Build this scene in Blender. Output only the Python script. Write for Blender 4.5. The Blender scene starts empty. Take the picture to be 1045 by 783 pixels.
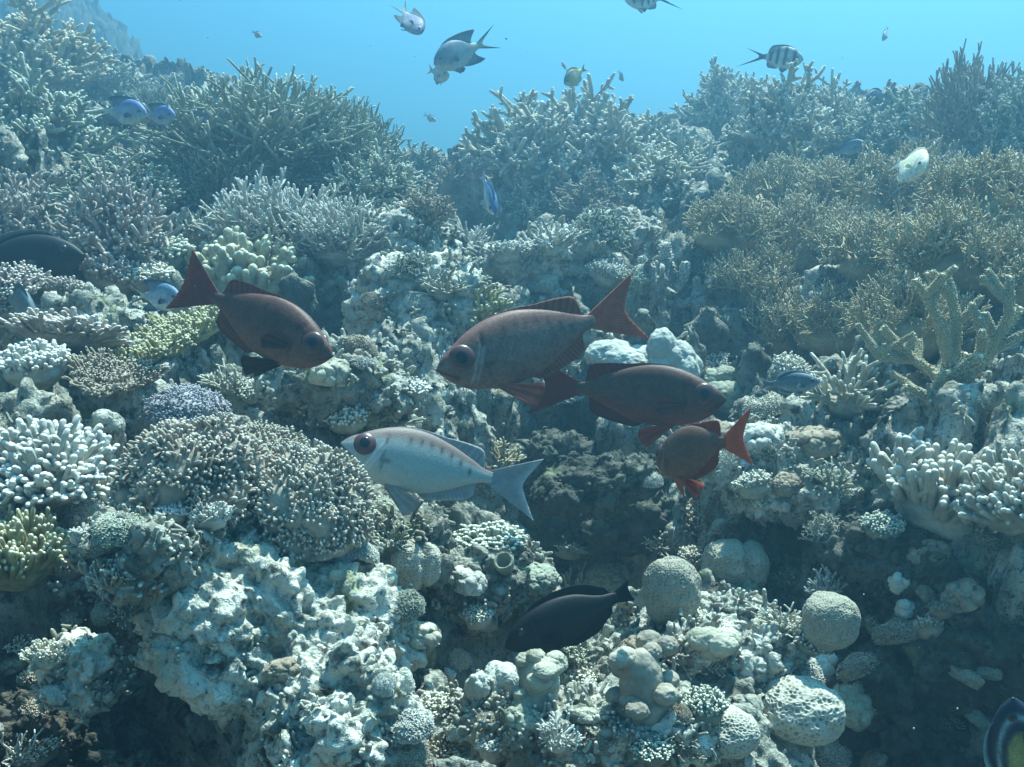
import bpy, bmesh, math, random
import numpy as np
from mathutils import Vector, Matrix

R = math.radians
scene = bpy.context.scene
COL = scene.collection
random.seed(7)
rng = np.random.default_rng(7)

# ------------------------------------------------------------------ camera
F, W0, H0 = 1120.0, 1045.0, 783.0          # focal length in photo pixels
PITCH = R(-12)
cam_d = bpy.data.cameras.new('camera')
cam_d.sensor_width = 36.0
cam_d.lens = 36.0 * F / W0
cam_d.clip_start, cam_d.clip_end = 0.02, 400.0
cam = bpy.data.objects.new('camera', cam_d)
COL.objects.link(cam)
cam.location = (0, 0, 0)
cam.rotation_euler = (R(90) + PITCH, 0, 0)
scene.camera = cam
FWD = np.array([0, math.cos(PITCH), math.sin(PITCH)])
UPV = np.array([0, -math.sin(PITCH), math.cos(PITCH)])
RGT = np.array([1.0, 0, 0])

def ray(px, py):
    return FWD + (px - W0 / 2) / F * RGT + (H0 / 2 - py) / F * UPV

def at(px, py, d):
    return ray(px, py) * d

# ------------------------------------------------------------------ world, sun, exposure
SUN_EL, SUN_AZ = 62.0, 28.0                # azimuth measured from +Y (away from the camera) towards +X
world = bpy.data.worlds.new('World')
scene.world = world
world.use_nodes = True
wn, wl = world.node_tree.nodes, world.node_tree.links
wn.clear()
out = wn.new('ShaderNodeOutputWorld')
bg = wn.new('ShaderNodeBackground'); bg.inputs['Strength'].default_value = 0.05
sky = wn.new('ShaderNodeTexSky'); sky.sky_type = 'NISHITA'; sky.sun_disc = False
sky.sun_elevation = R(SUN_EL); sky.sun_rotation = R(SUN_AZ)
tint = wn.new('ShaderNodeMixRGB'); tint.blend_type = 'MULTIPLY'; tint.inputs[0].default_value = 1.0
tint.inputs[2].default_value = (0.16, 0.80, 1.0, 1)
wl.new(sky.outputs[0], tint.inputs[1]); wl.new(tint.outputs[0], bg.inputs['Color'])
# open water glow: brighter towards the sun's side and the surface, dark below
tc = wn.new('ShaderNodeTexCoord')
dot = wn.new('ShaderNodeVectorMath'); dot.operation = 'DOT_PRODUCT'
gd = Vector((0.46, 0.72, 0.46)).normalized()
dot.inputs[1].default_value = gd
wl.new(tc.outputs['Generated'], dot.inputs[0])
ramp = wn.new('ShaderNodeValToRGB')
cr = ramp.color_ramp
cr.elements[0].position = 0.0; cr.elements[0].color = (0.002, 0.012, 0.020, 1)
cr.elements[1].position = 1.0; cr.elements[1].color = (0.75, 1.05, 1.1, 1)
for p, c in ((0.22, (0.004, 0.034, 0.056, 1)), (0.45, (0.010, 0.068, 0.115, 1)), (0.66, (0.07, 0.32, 0.64, 1)), (0.80, (0.24, 0.62, 0.95, 1)), (0.90, (0.50, 0.92, 1.08, 1))):
    e = cr.elements.new(p); e.color = c
wl.new(dot.outputs['Value'], ramp.inputs[0])
bg2 = wn.new('ShaderNodeBackground'); bg2.inputs["Strength"].default_value = 0.35
wl.new(ramp.outputs[0], bg2.inputs['Color'])
addw = wn.new('ShaderNodeAddShader')
wl.new(bg.outputs[0], addw.inputs[0]); wl.new(bg2.outputs[0], addw.inputs[1])
wl.new(addw.outputs[0], out.inputs['Surface'])

sun_d = bpy.data.lights.new('sun', 'SUN')
sun_d.energy = 5.0
sun_d.angle = R(0.6)
sun_d.color = (0.87, 1.0, 0.91)
sun = bpy.data.objects.new('sun', sun_d)
COL.objects.link(sun)
S = Vector((math.sin(R(SUN_AZ)) * math.cos(R(SUN_EL)), math.cos(R(SUN_AZ)) * math.cos(R(SUN_EL)), math.sin(R(SUN_EL))))
sun.rotation_euler = S.to_track_quat('Z', 'Y').to_euler()
sun.location = (2, 3, 8)
vs = scene.view_settings
vs.view_transform = 'Standard'; vs.look = 'None'; vs.gamma = 1.0; vs.use_curve_mapping = False
vs.exposure = 1.78
scene.cycles.use_denoising = True
scene.cycles.max_bounces = 6
scene.cycles.diffuse_bounces = 2
scene.cycles.volume_bounces = 0

# ------------------------------------------------------------------ numpy noise
def _h(ix, iy, iz, seed):
    h = (ix.astype(np.uint32) * np.uint32(374761393) + iy.astype(np.uint32) * np.uint32(668265263)
         + iz.astype(np.uint32) * np.uint32(2147483647) + np.uint32((seed * 144665) & 0xffffffff))
    h ^= h >> np.uint32(13); h *= np.uint32(1274126177); h ^= h >> np.uint32(16)
    h *= np.uint32(2246822519); h ^= h >> np.uint32(13)
    return h

def perlin(P, seed=0):
    P = np.asarray(P, dtype=np.float64)
    i = np.floor(P).astype(np.int64); f = P - i
    u = f * f * f * (f * (f * 6 - 15) + 10)
    res = 0
    for dx in (0, 1):
        wx = u[:, 0] if dx else 1 - u[:, 0]
        for dy in (0, 1):
            wy = u[:, 1] if dy else 1 - u[:, 1]
            for dz in (0, 1):
                wz = u[:, 2] if dz else 1 - u[:, 2]
                h = _h(i[:, 0] + dx, i[:, 1] + dy, i[:, 2] + dz, seed)
                gx = (h & np.uint32(1023)).astype(np.float32) / 511.5 - 1
                gy = ((h >> np.uint32(10)) & np.uint32(1023)).astype(np.float32) / 511.5 - 1
                gz = ((h >> np.uint32(20)) & np.uint32(1023)).astype(np.float32) / 511.5 - 1
                res = res + wx * wy * wz * (gx * (f[:, 0] - dx) + gy * (f[:, 1] - dy) + gz * (f[:, 2] - dz))
    return res

def fbm(P, freq, octv=4, seed=0, gain=0.5):
    r, a = 0, 1.0
    for o in range(octv):
        r = r + a * perlin(P * freq + o * 17.3, seed + o); a *= gain; freq *= 2.03
    return r

def ridged(P, freq, octv=3, seed=0, gain=0.5):
    r, a = 0, 1.0
    for o in range(octv):
        r = r + a * (1 - 2.2 * np.abs(perlin(P * freq + o * 11.1, seed + o))); a *= gain; freq *= 2.07
    return r

def worley(P, freq, seed=0, second=False):
    Q = np.asarray(P) * freq
    i = np.floor(Q).astype(np.int64); f = (Q - i).astype(np.float32)
    d1 = np.full(len(Q), 9.0, np.float32); d2 = d1.copy()
    for dx in (-1, 0, 1):
        for dy in (-1, 0, 1):
            for dz in (-1, 0, 1):
                h = _h(i[:, 0] + dx, i[:, 1] + dy, i[:, 2] + dz, seed)
                ox = (h & np.uint32(1023)).astype(np.float32) / 1023 + dx - f[:, 0]
                oy = ((h >> np.uint32(10)) & np.uint32(1023)).astype(np.float32) / 1023 + dy - f[:, 1]
                oz = ((h >> np.uint32(20)) & np.uint32(1023)).astype(np.float32) / 1023 + dz - f[:, 2]
                d = ox * ox + oy * oy + oz * oz
                if second:
                    d2 = np.minimum(d2, np.maximum(d1, d))
                d1 = np.minimum(d1, d)
    d1 = np.sqrt(d1)
    return (d1, np.sqrt(d2)) if second else d1

# ------------------------------------------------------------------ mesh helpers
def mesh_np(name, V, quads=None, tris=None, attrs=None, cols=None, mat=None, smooth=True):
    me = bpy.data.meshes.new(name)
    V = np.ascontiguousarray(V, np.float32)
    nq = 0 if quads is None else len(quads); nt = 0 if tris is None else len(tris)
    me.vertices.add(len(V)); me.vertices.foreach_set('co', V.ravel())
    loops = np.concatenate([np.asarray(quads, np.int32).ravel() if nq else np.zeros(0, np.int32),
                            np.asarray(tris, np.int32).ravel() if nt else np.zeros(0, np.int32)])
    me.loops.add(len(loops)); me.loops.foreach_set('vertex_index', loops.astype(np.int32))
    starts = np.concatenate([np.arange(nq) * 4, nq * 4 + np.arange(nt) * 3]).astype(np.int32)
    me.polygons.add(nq + nt); me.polygons.foreach_set('loop_start', starts)
    me.polygons.foreach_set('use_smooth', np.full(nq + nt, smooth, bool))
    me.update(calc_edges=True)
    me.validate()
    for k, a in (attrs or {}).items():
        at_ = me.attributes.new(k, 'FLOAT', 'POINT'); at_.data.foreach_set('value', np.ascontiguousarray(a, np.float32))
    if cols is not None:
        c = np.ones((len(V), 4), np.float32); c[:, :3] = cols
        ca = me.color_attributes.new('Col', 'FLOAT_COLOR', 'POINT'); ca.data.foreach_set('color', c.ravel())
    if mat: me.materials.append(mat)
    return me

def link(name, me, parent=None, loc=None):
    o = bpy.data.objects.new(name, me)
    COL.objects.link(o)
    if parent: o.parent = parent
    if loc is not None: o.location = loc
    return o

def tag(o, label=None, cat=None, group=None, kind=None):
    if label: o['label'] = label
    if cat: o['category'] = cat
    if group: o['group'] = group
    if kind: o['kind'] = kind
    return o

def grid_faces(n, k, wrap=True, off=0):
    """quads of n rings of k vertices"""
    a = np.arange(n - 1)[:, None] * k
    j = np.arange(k if wrap else k - 1)[None, :]
    j2 = (j + 1) % k
    q = np.stack([a + j, a + j2, a + k + j2, a + k + j], -1).reshape(-1, 4)
    return q + off

class Parts:
    def __init__(s): s.V, s.Q, s.T, s.A, s.n = [], [], [], [], 0
    def add(s, V, Q=None, T=None, tip=0.0):
        V = np.asarray(V, float)
        s.V.append(V)
        if Q is not None and len(Q): s.Q.append(np.asarray(Q) + s.n)
        if T is not None and len(T): s.T.append(np.asarray(T) + s.n)
        s.A.append(np.broadcast_to(np.asarray(tip, float), (len(V),)))
        s.n += len(V)
    def tubes(s, P, Rr, k=6, tipflag=None, tiplen=0.3):
        """P (B,n,3) centre lines, Rr (B,n) radii; rounded far end"""
        P = np.asarray(P, float); Rr = np.asarray(Rr, float)
        B, n, _ = P.shape
        T = np.gradient(P, axis=1)
        T /= np.linalg.norm(T, axis=2, keepdims=True) + 1e-9
        # rounded end: two extra rings
        e = P[:, -1] ; t = T[:, -1]; r = Rr[:, -1:]
        P = np.concatenate([P, (e + t * r * 0.6)[:, None], (e + t * r * 0.95)[:, None]], 1)
        Rr = np.concatenate([Rr, r * 0.78, r * 0.32], 1)
        T = np.concatenate([T, t[:, None], t[:, None]], 1)
        n += 2
        ref = np.where(np.abs(T[..., 2:3]) > 0.9, np.array([1.0, 0, 0]), np.array([0, 0, 1.0]))
        ref = ref[:, :1] * np.ones((1, n, 1))
        N = np.cross(T, ref); N /= np.linalg.norm(N, axis=2, keepdims=True) + 1e-9
        Bn = np.cross(T, N)
        a = np.arange(k) / k * 2 * math.pi
        ring = (N[:, :, None] * np.cos(a)[None, None, :, None] + Bn[:, :, None] * np.sin(a)[None, None, :, None])
        V = P[:, :, None] + ring * Rr[:, :, None, None]
        V = V.reshape(B, n * k, 3)
        tipv = (P[:, -1] + t * r * 0.1)[:, None]
        V = np.concatenate([V, tipv], 1)
        m = n * k + 1
        q = grid_faces(n, k); Q = (q[None] + (np.arange(B) * m)[:, None, None]).reshape(-1, 4)
        j = np.arange(k); tri = np.stack([(n - 1) * k + j, (n - 1) * k + (j + 1) % k, np.full(k, n * k)], -1)
        Tt = (tri[None] + (np.arange(B) * m)[:, None, None]).reshape(-1, 3)
        u = np.linspace(0, 1, n)
        tipa = np.clip((u - (1 - tiplen)) / tiplen, 0, 1)
        tv = np.repeat(tipa, k); tv = np.concatenate([tv, [1.0]])
        fl = np.ones(B) if tipflag is None else np.asarray(tipflag, float)
        s.add(V.reshape(-1, 3), Q, Tt, (fl[:, None] * tv[None]).ravel())
    def mesh(s, name, mat=None, unit=True):
        V = np.concatenate(s.V); 
        if unit:
            lo, hi = np.percentile(V[:, :2], 1, axis=0), np.percentile(V[:, :2], 99, axis=0)
            V = V.copy(); V[:, :2] -= (lo + hi) / 2
            V /= max(hi - lo)
        return mesh_np(name, V, np.concatenate(s.Q) if s.Q else None, np.concatenate(s.T) if s.T else None,
                       {'tip': np.concatenate(s.A)}, None, mat)

def unit(v): return v / (np.linalg.norm(v, axis=-1, keepdims=True) + 1e-9)

_ico = {}
def ico(level):
    if level not in _ico:
        bm = bmesh.new(); bmesh.ops.create_icosphere(bm, subdivisions=level, radius=1)
        V = np.array([v.co[:] for v in bm.verts]); T = np.array([[v.index for v in f.verts] for f in bm.faces])
        bm.free(); V /= np.linalg.norm(V, axis=1, keepdims=True)
        _ico[level] = (V, T)
    return _ico[level]

def vnormals(V, T):
    fn = np.cross(V[T[:, 1]] - V[T[:, 0]], V[T[:, 2]] - V[T[:, 0]])
    N = np.zeros_like(V)
    for i in range(3): np.add.at(N, T[:, i], fn)
    return N / (np.linalg.norm(N, axis=1, keepdims=True) + 1e-12)

# ------------------------------------------------------------------ materials
def nt(name):
    m = bpy.data.materials.new(name); m.use_nodes = True
    n, l = m.node_tree.nodes, m.node_tree.links
    return m, n, l, n['Principled BSDF']

def mix(n, l, fac, a, b, mode='MIX'):
    x = n.new('ShaderNodeMixRGB'); x.blend_type = mode
    for s_, v in ((0, fac), (1, a), (2, b)):
        if hasattr(v, 'is_output') or isinstance(v, bpy.types.NodeSocket): l.new(v, x.inputs[s_])
        elif s_ == 0: x.inputs[0].default_value = v
        else: x.inputs[s_].default_value = (*v, 1)
    return x.outputs[0]

def noise(n, l, co, scale, detail=5, rough=0.6):
    t = n.new('ShaderNodeTexNoise'); t.inputs['Scale'].default_value = scale
    t.inputs['Detail'].default_value = detail; t.inputs['Roughness'].default_value = rough
    l.new(co, t.inputs['Vector']); return t.outputs['Fac']

def rampf(n, l, fac, lo, hi):
    r = n.new('ShaderNodeMapRange'); r.inputs['From Min'].default_value = lo; r.inputs['From Max'].default_value = hi
    r.clamp = True
    l.new(fac, r.inputs['Value']); return r.outputs['Result']

def rock_mat(name, pale, mid, dark, darkness=0.5, seedoff=0.0):
    m, n, l, b = nt(name)
    g = n.new('ShaderNodeNewGeometry'); co = g.outputs['Position']
    mp = n.new('ShaderNodeVectorMath'); mp.operation = 'ADD'; mp.inputs[1].default_value = (seedoff, seedoff * 2, 0)
    l.new(co, mp.inputs[0]); co = mp.outputs[0]
    big = noise(n, l, co, 2.2, 4, 0.6); med = noise(n, l, co, 13, 6, 0.65); fine = noise(n, l, co, 70, 4, 0.7)
    c = mix(n, l, rampf(n, l, med, 0.36, 0.60), mid, pale)
    c = mix(n, l, rampf(n, l, big, 0.62 - 0.25 * darkness, 0.72), c, dark)
    spot = noise(n, l, co, 26, 5, 0.7)
    c = mix(n, l, rampf(n, l, spot, 0.53, 0.64), c, tuple(x * 0.35 for x in mid))
    c = mix(n, l, rampf(n, l, noise(n, l, co, 95, 3, 0.6), 0.56, 0.68), c, tuple(x * 0.5 for x in mid))
    alg = noise(n, l, co, 5.5, 5, 0.6)
    c = mix(n, l, rampf(n, l, alg, 0.58, 0.75), c, (0.16, 0.13, 0.10))
    c = mix(n, l, rampf(n, l, noise(n, l, co, 9, 5, 0.6), 0.60, 0.72), c, (0.20, 0.24, 0.12))
    l.new(c, b.inputs['Base Color'])
    b.inputs['Roughness'].default_value = 0.9; b.inputs['Specular IOR Level'].default_value = 0.15
    h = n.new('ShaderNodeMath'); h.operation = 'ADD'; l.new(fine, h.inputs[0]); l.new(med, h.inputs[1])
    v = n.new('ShaderNodeTexVoronoi'); v.inputs['Scale'].default_value = 55; l.new(co, v.inputs['Vector'])
    h2 = n.new('ShaderNodeMath'); h2.operation = 'MULTIPLY_ADD'; h2.inputs[1].default_value = -0.6
    l.new(v.outputs['Distance'], h2.inputs[0]); l.new(h.outputs[0], h2.inputs[2])
    bp = n.new('ShaderNodeBump'); bp.inputs['Strength'].default_value = 0.9; bp.inputs['Distance'].default_value = 0.012
    l.new(h2.outputs[0], bp.inputs['Height']); l.new(bp.outputs[0], b.inputs['Normal'])
    return m

def coral_mat(name, base, tip, var=None, bump=90.0, bumpd=0.003, mott=0.45):
    """living tissue colour with paler growing tips"""
    m, n, l, b = nt(name)
    g = n.new('ShaderNodeNewGeometry'); co = g.outputs['Position']
    a = n.new('ShaderNodeAttribute'); a.attribute_name = 'tip'
    nz = noise(n, l, co, 16, 5, 0.65)
    c = mix(n, l, rampf(n, l, nz, 0.38, 0.62), tuple(x * (1 - mott) for x in base), base)
    if var: c = mix(n, l, rampf(n, l, noise(n, l, co, 6, 4), 0.50, 0.68), c, var)
    c = mix(n, l, a.outputs['Fac'], c, tip)
    l.new(c, b.inputs['Base Color'])
    b.inputs['Roughness'].default_value = 0.8; b.inputs['Specular IOR Level'].default_value = 0.2
    v = n.new('ShaderNodeTexVoronoi'); v.inputs['Scale'].default_value = bump; l.new(co, v.inputs['Vector'])
    bp = n.new('ShaderNodeBump'); bp.inputs['Strength'].default_value = 0.8; bp.inputs['Distance'].default_value = bumpd
    bp.invert = True
    l.new(v.outputs['Distance'], bp.inputs['Height']); l.new(bp.outputs[0], b.inputs['Normal'])
    return m

M = {}
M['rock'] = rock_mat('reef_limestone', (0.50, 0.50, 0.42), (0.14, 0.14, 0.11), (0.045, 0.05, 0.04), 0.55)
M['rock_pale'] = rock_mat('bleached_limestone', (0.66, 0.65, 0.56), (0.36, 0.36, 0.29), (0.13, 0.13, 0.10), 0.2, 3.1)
M['rock_dark'] = rock_mat('algae_and_shade_rock', (0.16, 0.16, 0.13), (0.065, 0.07, 0.055), (0.03, 0.033, 0.028), 0.8, 7.7)  # algae tone taken darker to put shade into rocks in hollows
M['white'] = coral_mat('white_coral', (0.50, 0.50, 0.43), (0.74, 0.74, 0.68))
M['cream'] = coral_mat('cream_coral', (0.44, 0.42, 0.32), (0.82, 0.80, 0.68))
M['olive'] = coral_mat('olive_fire_coral', (0.43, 0.36, 0.215), (0.90, 0.86, 0.68), mott=0.35)
M['yellow'] = coral_mat('yellow_coral', (0.38, 0.35, 0.17), (0.70, 0.68, 0.50))
M['brown'] = coral_mat('brown_coral', (0.34, 0.28, 0.20), (0.60, 0.54, 0.44))
M['nub'] = coral_mat('cream_white_coral', (0.46, 0.44, 0.35), (0.76, 0.74, 0.64))
M['straw'] = coral_mat('straw_coral', (0.42, 0.40, 0.27), (0.60, 0.58, 0.42))
M['beige'] = coral_mat('beige_coral', (0.36, 0.32, 0.25), (0.62, 0.58, 0.49))
M['tan'] = coral_mat('tan_coral', (0.42, 0.36, 0.21), (0.76, 0.72, 0.54), mott=.25)
M['mauve'] = coral_mat('mauve_grey_coral', (0.36, 0.31, 0.245), (0.62, 0.56, 0.47))
M['pink'] = coral_mat('pinkish_coral', (0.42, 0.36, 0.31), (0.72, 0.66, 0.58))
M['lavender'] = coral_mat('lavender_coral', (0.35, 0.34, 0.355), (0.56, 0.55, 0.575))
M['grey'] = coral_mat('grey_coral', (0.31, 0.33, 0.25), (0.66, 0.68, 0.56))
M['smooth'] = coral_mat('smooth_lobed_coral', (0.46, 0.48, 0.42), (0.5, 0.5, 0.45), bump=160, bumpd=0.0012, mott=0.15)
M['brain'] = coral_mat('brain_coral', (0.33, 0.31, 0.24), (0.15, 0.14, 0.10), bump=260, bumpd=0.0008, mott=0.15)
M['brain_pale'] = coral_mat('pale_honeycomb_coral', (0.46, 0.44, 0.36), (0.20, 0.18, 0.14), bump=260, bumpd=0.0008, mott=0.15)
M['rubble'] = coral_mat('coral_rubble', (0.34, 0.34, 0.28), (0.60, 0.60, 0.52), var=(0.20, 0.19, 0.13))

# ------------------------------------------------------------------ the reef slope
CP = [  # photo x, y, distance: points the slope passes through
 (-200,783,1.15),(-200,560,1.6),(-200,350,2.3),(-200,150,4.0),(-200,30,6.5),
 (60,783,1.55),(60,690,1.65),(60,600,1.70),(60,520,1.80),(60,430,2.05),(60,350,2.45),(60,270,2.95),(60,200,3.6),(60,130,4.6),(60,75,5.8),(60,20,8.5),
 (180,783,1.6),(180,700,1.62),(180,600,1.60),(180,510,1.85),(180,430,2.15),(180,350,2.6),(180,270,3.1),(180,200,3.8),(180,140,4.8),(180,95,6.0),
 (300,783,1.35),(300,650,1.5),(300,540,1.75),(300,440,2.2),(300,350,2.65),(300,280,3.1),(300,215,3.8),(300,165,4.7),(300,130,5.8),
 (420,783,1.50),(420,700,1.70),(420,620,1.75),(420,540,1.95),(420,450,2.3),(420,360,2.7),(420,290,3.1),(420,230,3.7),(420,200,4.6),(425,185,5.6),(470,190,4.6),
 (530,783,1.45),(530,700,1.62),(530,620,1.95),(530,540,2.15),(530,460,2.65),(530,400,2.85),(530,330,3.0),(530,285,3.25),(500,245,3.75),(520,200,4.0),(540,175,4.3),
 (640,783,1.5),(640,700,1.68),(640,620,1.95),(640,540,2.45),(640,450,2.65),(640,390,2.75),(640,320,2.95),(640,265,3.3),(640,210,3.9),(640,160,4.5),
 (740,783,1.55),(740,700,1.72),(740,620,2.0),(740,560,2.3),(740,480,2.45),(740,400,2.55),(740,320,2.9),(740,240,3.4),(740,170,4.1),(740,125,4.8),
 (850,783,1.75),(850,700,1.80),(850,620,2.05),(850,540,2.20),(850,470,2.25),(850,410,2.5),(850,320,2.9),(850,240,3.3),(850,170,4.0),(850,130,4.8),
 (960,783,1.90),(960,690,1.92),(960,600,1.95),(960,520,2.0),(960,450,2.15),(960,390,2.4),(960,300,2.75),(960,220,3.2),(960,160,4.0),(960,130,4.8),
 (1060,783,1.80),(1060,650,1.85),(1060,520,1.92),(1060,400,2.25),(1060,300,2.6),(1060,200,3.1),(1060,140,4.0),(1060,110,4.8),
 (1250,783,1.7),(1250,500,1.9),(1250,300,2.5),(1250,150,3.6),(1250,90,4.8),
]
def far_stretch(d): return d + 0.35 * max(d - 2.3, 0) ** 1.45
cps = [at(a, b, far_stretch(c)) for a, b, c in CP]
# beyond the crest the slope drops away; far on the left the reef rises again as a far wall
for x, y, z in [(-1.0,8.0,-0.3),(0.3,6.5,-0.4),(-1.7,7.2,0.05),(1.5,7.0,-0.1),(3.2,7.0,-0.1),(0.5,9,-0.8),(3,10,-0.8),(6,10,-0.6),(-2.2,9.0,-0.4),(-3.2,9.0,0.3),
                (-5.0,10.5,1.85),(-4.6,12,1.75),(-7,12,2.3),(-6,15,2.1),(-3.4,14,-0.4),(-2.6,11.5,-0.2),(-2,15,-0.4),(1,15,-1.3),(6,16,-1.3),(-9,10,2.4),(0,20,-1.6),(-8,20,1.8),(10,18,-1.4),
                (0,0.5,-1.05),(-0.8,0.5,-1.0),(0.8,0.5,-1.15),(0,-1.5,-1.2)]:
    cps.append(np.array([x, y, z]) * (1.0 if y < 2 else 1.45))
cps = np.array(cps)

def warp(xy):
    r = np.hypot(xy[:, 0], xy[:, 1] + 0.0) + 0.05
    th = np.arctan2(xy[:, 0], np.maximum(xy[:, 1], -0.2) + 0.3)
    return np.stack([th * 1.6, np.log(r + 0.3)], 1)

def tps_k(d2): return 0.5 * d2 * np.log(d2 + 1e-9)
cw = warp(cps[:, :2]); nC = len(cw)
K = tps_k(((cw[:, None] - cw[None]) ** 2).sum(-1)) + np.eye(nC) * 0.0015
A = np.zeros((nC + 3, nC + 3)); A[:nC, :nC] = K; A[:nC, nC] = 1; A[:nC, nC + 1:] = cw; A[nC, :nC] = 1; A[nC + 1:, :nC] = cw.T
sol = np.linalg.solve(A, np.concatenate([cps[:, 2], np.zeros(3)]))

def base_h(xy):
    res = np.empty(len(xy))
    for s_ in range(0, len(xy), 60000):
        w = warp(xy[s_:s_ + 60000])
        d2 = ((w[:, None] - cw[None]) ** 2).sum(-1)
        res[s_:s_ + 60000] = tps_k(d2) @ sol[:nC] + sol[nC] + w @ sol[nC + 1:]
    return res

CARVE = [(600, 500, 2.5, .30, .40), (520, 530, 2.3, .20, .22), (160, 730, 1.6, .22, .22), (500, 240, 3.8, .4, .35), (590, 215, 4.0, .4, .25),
         (760, 330, 2.9, .2, .2), (870, 560, 2.2, .2, .2), (960, 640, 1.95, .25, .2), (30, 258, 3.0, .25, .2), (640, 760, 1.5, .12, .1), (565, 645, 1.85, .12, .12), (250, 420, 2.3, .15, .12), (395, 620, 1.7, .1, .12)]

def build_reef():
    th = np.concatenate([np.linspace(-80, -32, 60)[:-1], np.linspace(-32, 32, 820), np.linspace(32, 80, 60)[1:]])
    rr = np.concatenate([np.linspace(0.35, 1.0, 60)[:-1], np.geomspace(1.0, 9.5, 780), np.geomspace(9.5, 31.0, 130)[1:]])
    TH, RR = np.meshgrid(np.radians(th), rr)
    xy = np.stack([(np.sin(TH) * RR).ravel(), (np.cos(TH) * RR).ravel() - 0.25], 1)
    P = np.column_stack([xy, base_h(xy)])
    r = np.linalg.norm(P, axis=1)
    amp = np.clip(r / 2.2, 0.75, 2.0)
    # broad hollows and lumps, then rough limestone, then encrusting knobs
    d = 0.12 * fbm(P, 1.7, 3, 11) * amp
    d += 0.055 * ridged(P, 4.3, 3, 31) * amp - 0.03
    cr_ = np.abs(perlin(P * 2.7 + 5.5, 15) + 0.25 * perlin(P * 8.0, 16))
    d -= 0.20 * np.clip(1 - cr_ / 0.16, 0, 1) ** 1.3 * amp            # crevices
    for cx, cy, cd, cr2, cz in CARVE:
        c3 = at(cx, cy, far_stretch(cd))
        d -= cz * np.exp(-((((P - c3) / cr2) ** 2).sum(1)) ** 1.5)
    d += 0.030 * fbm(P, 9.0, 3, 41) * amp
    w1 = worley(P, 11.0, 51); w2 = worley(P, 34.0, 61)
    keep = np.clip(fbm(P, 3.0, 2, 71) * 2.5 + 0.5, 0, 1)
    d += 0.060 * (0.55 - w1) * keep * amp
    d += 0.022 * (0.5 - w2) * (1 - 0.4 * keep) * amp ** .5
    d += 0.010 * fbm(P, 45, 3, 81, .6) * amp ** .5
    hx = 0.06 * fbm(P, 3.3, 3, 91) * amp + 0.020 * fbm(P, 14, 2, 93)
    hy = 0.06 * fbm(P, 3.3, 3, 95) * amp + 0.020 * fbm(P, 14, 2, 97)
    gy = np.clip(0.6, 0, 1)
    P[:, 0] += hx; P[:, 1] += hy - 0.35 * d * gy; P[:, 2] += d
    q = grid_faces(len(rr), len(th), wrap=False)
    q = q[:, ::-1]
    G = P.reshape(len(rr), len(th), 3)
    Nn = unit(np.cross(np.gradient(G, axis=1), np.gradient(G, axis=0))).reshape(-1, 3)
    Nn *= np.sign(Nn[:, 2:3] + 1e-6)
    a_ = amp ** .7
    P = P + Nn * ((0.030 * fbm(P, 9.5, 3, 201) + 0.030 * (0.5 - worley(P, 17, 211)) + 0.016 * (0.5 - worley(P, 42, 221)) + 0.006 * fbm(P, 70, 2, 231)) * a_)[:, None]
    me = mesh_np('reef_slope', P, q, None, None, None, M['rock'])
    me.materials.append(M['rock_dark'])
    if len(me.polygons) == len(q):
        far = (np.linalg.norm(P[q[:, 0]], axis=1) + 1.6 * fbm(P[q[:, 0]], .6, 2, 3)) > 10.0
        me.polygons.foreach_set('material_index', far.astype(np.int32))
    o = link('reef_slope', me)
    tag(o, kind='structure')
    return o, P

reef, REEF_P = build_reef()
SOLID = [reef]
bpy.context.view_layer.update()

def hit(px, py, extra=True):
    """first reef or rock surface behind a photo point"""
    d = Vector(ray(px, py)).normalized()
    best = None
    for o in (SOLID if extra else SOLID[:1]):
        inv = o.matrix_world.inverted()
        lo = inv @ Vector((0, 0, 0)); ld = (inv.to_3x3() @ d).normalized()
        ok, p, nrm, _ = o.ray_cast(lo, ld)
        if ok:
            wp = o.matrix_world @ p
            if best is None or wp.length < best[0].length:
                best = (wp, (o.matrix_world.to_3x3().inverted().transposed() @ nrm).normalized())
    if best is None:
        best = (Vector(at(px, py, 5.0)), Vector((0, 0, 1)))
    return best

def depth(p): return float(np.dot(np.array(p), FWD))

LANDMARK = []       # (px, py, phrase) for describing the small neighbours
PLACED = []         # (px, py, radius)

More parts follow.
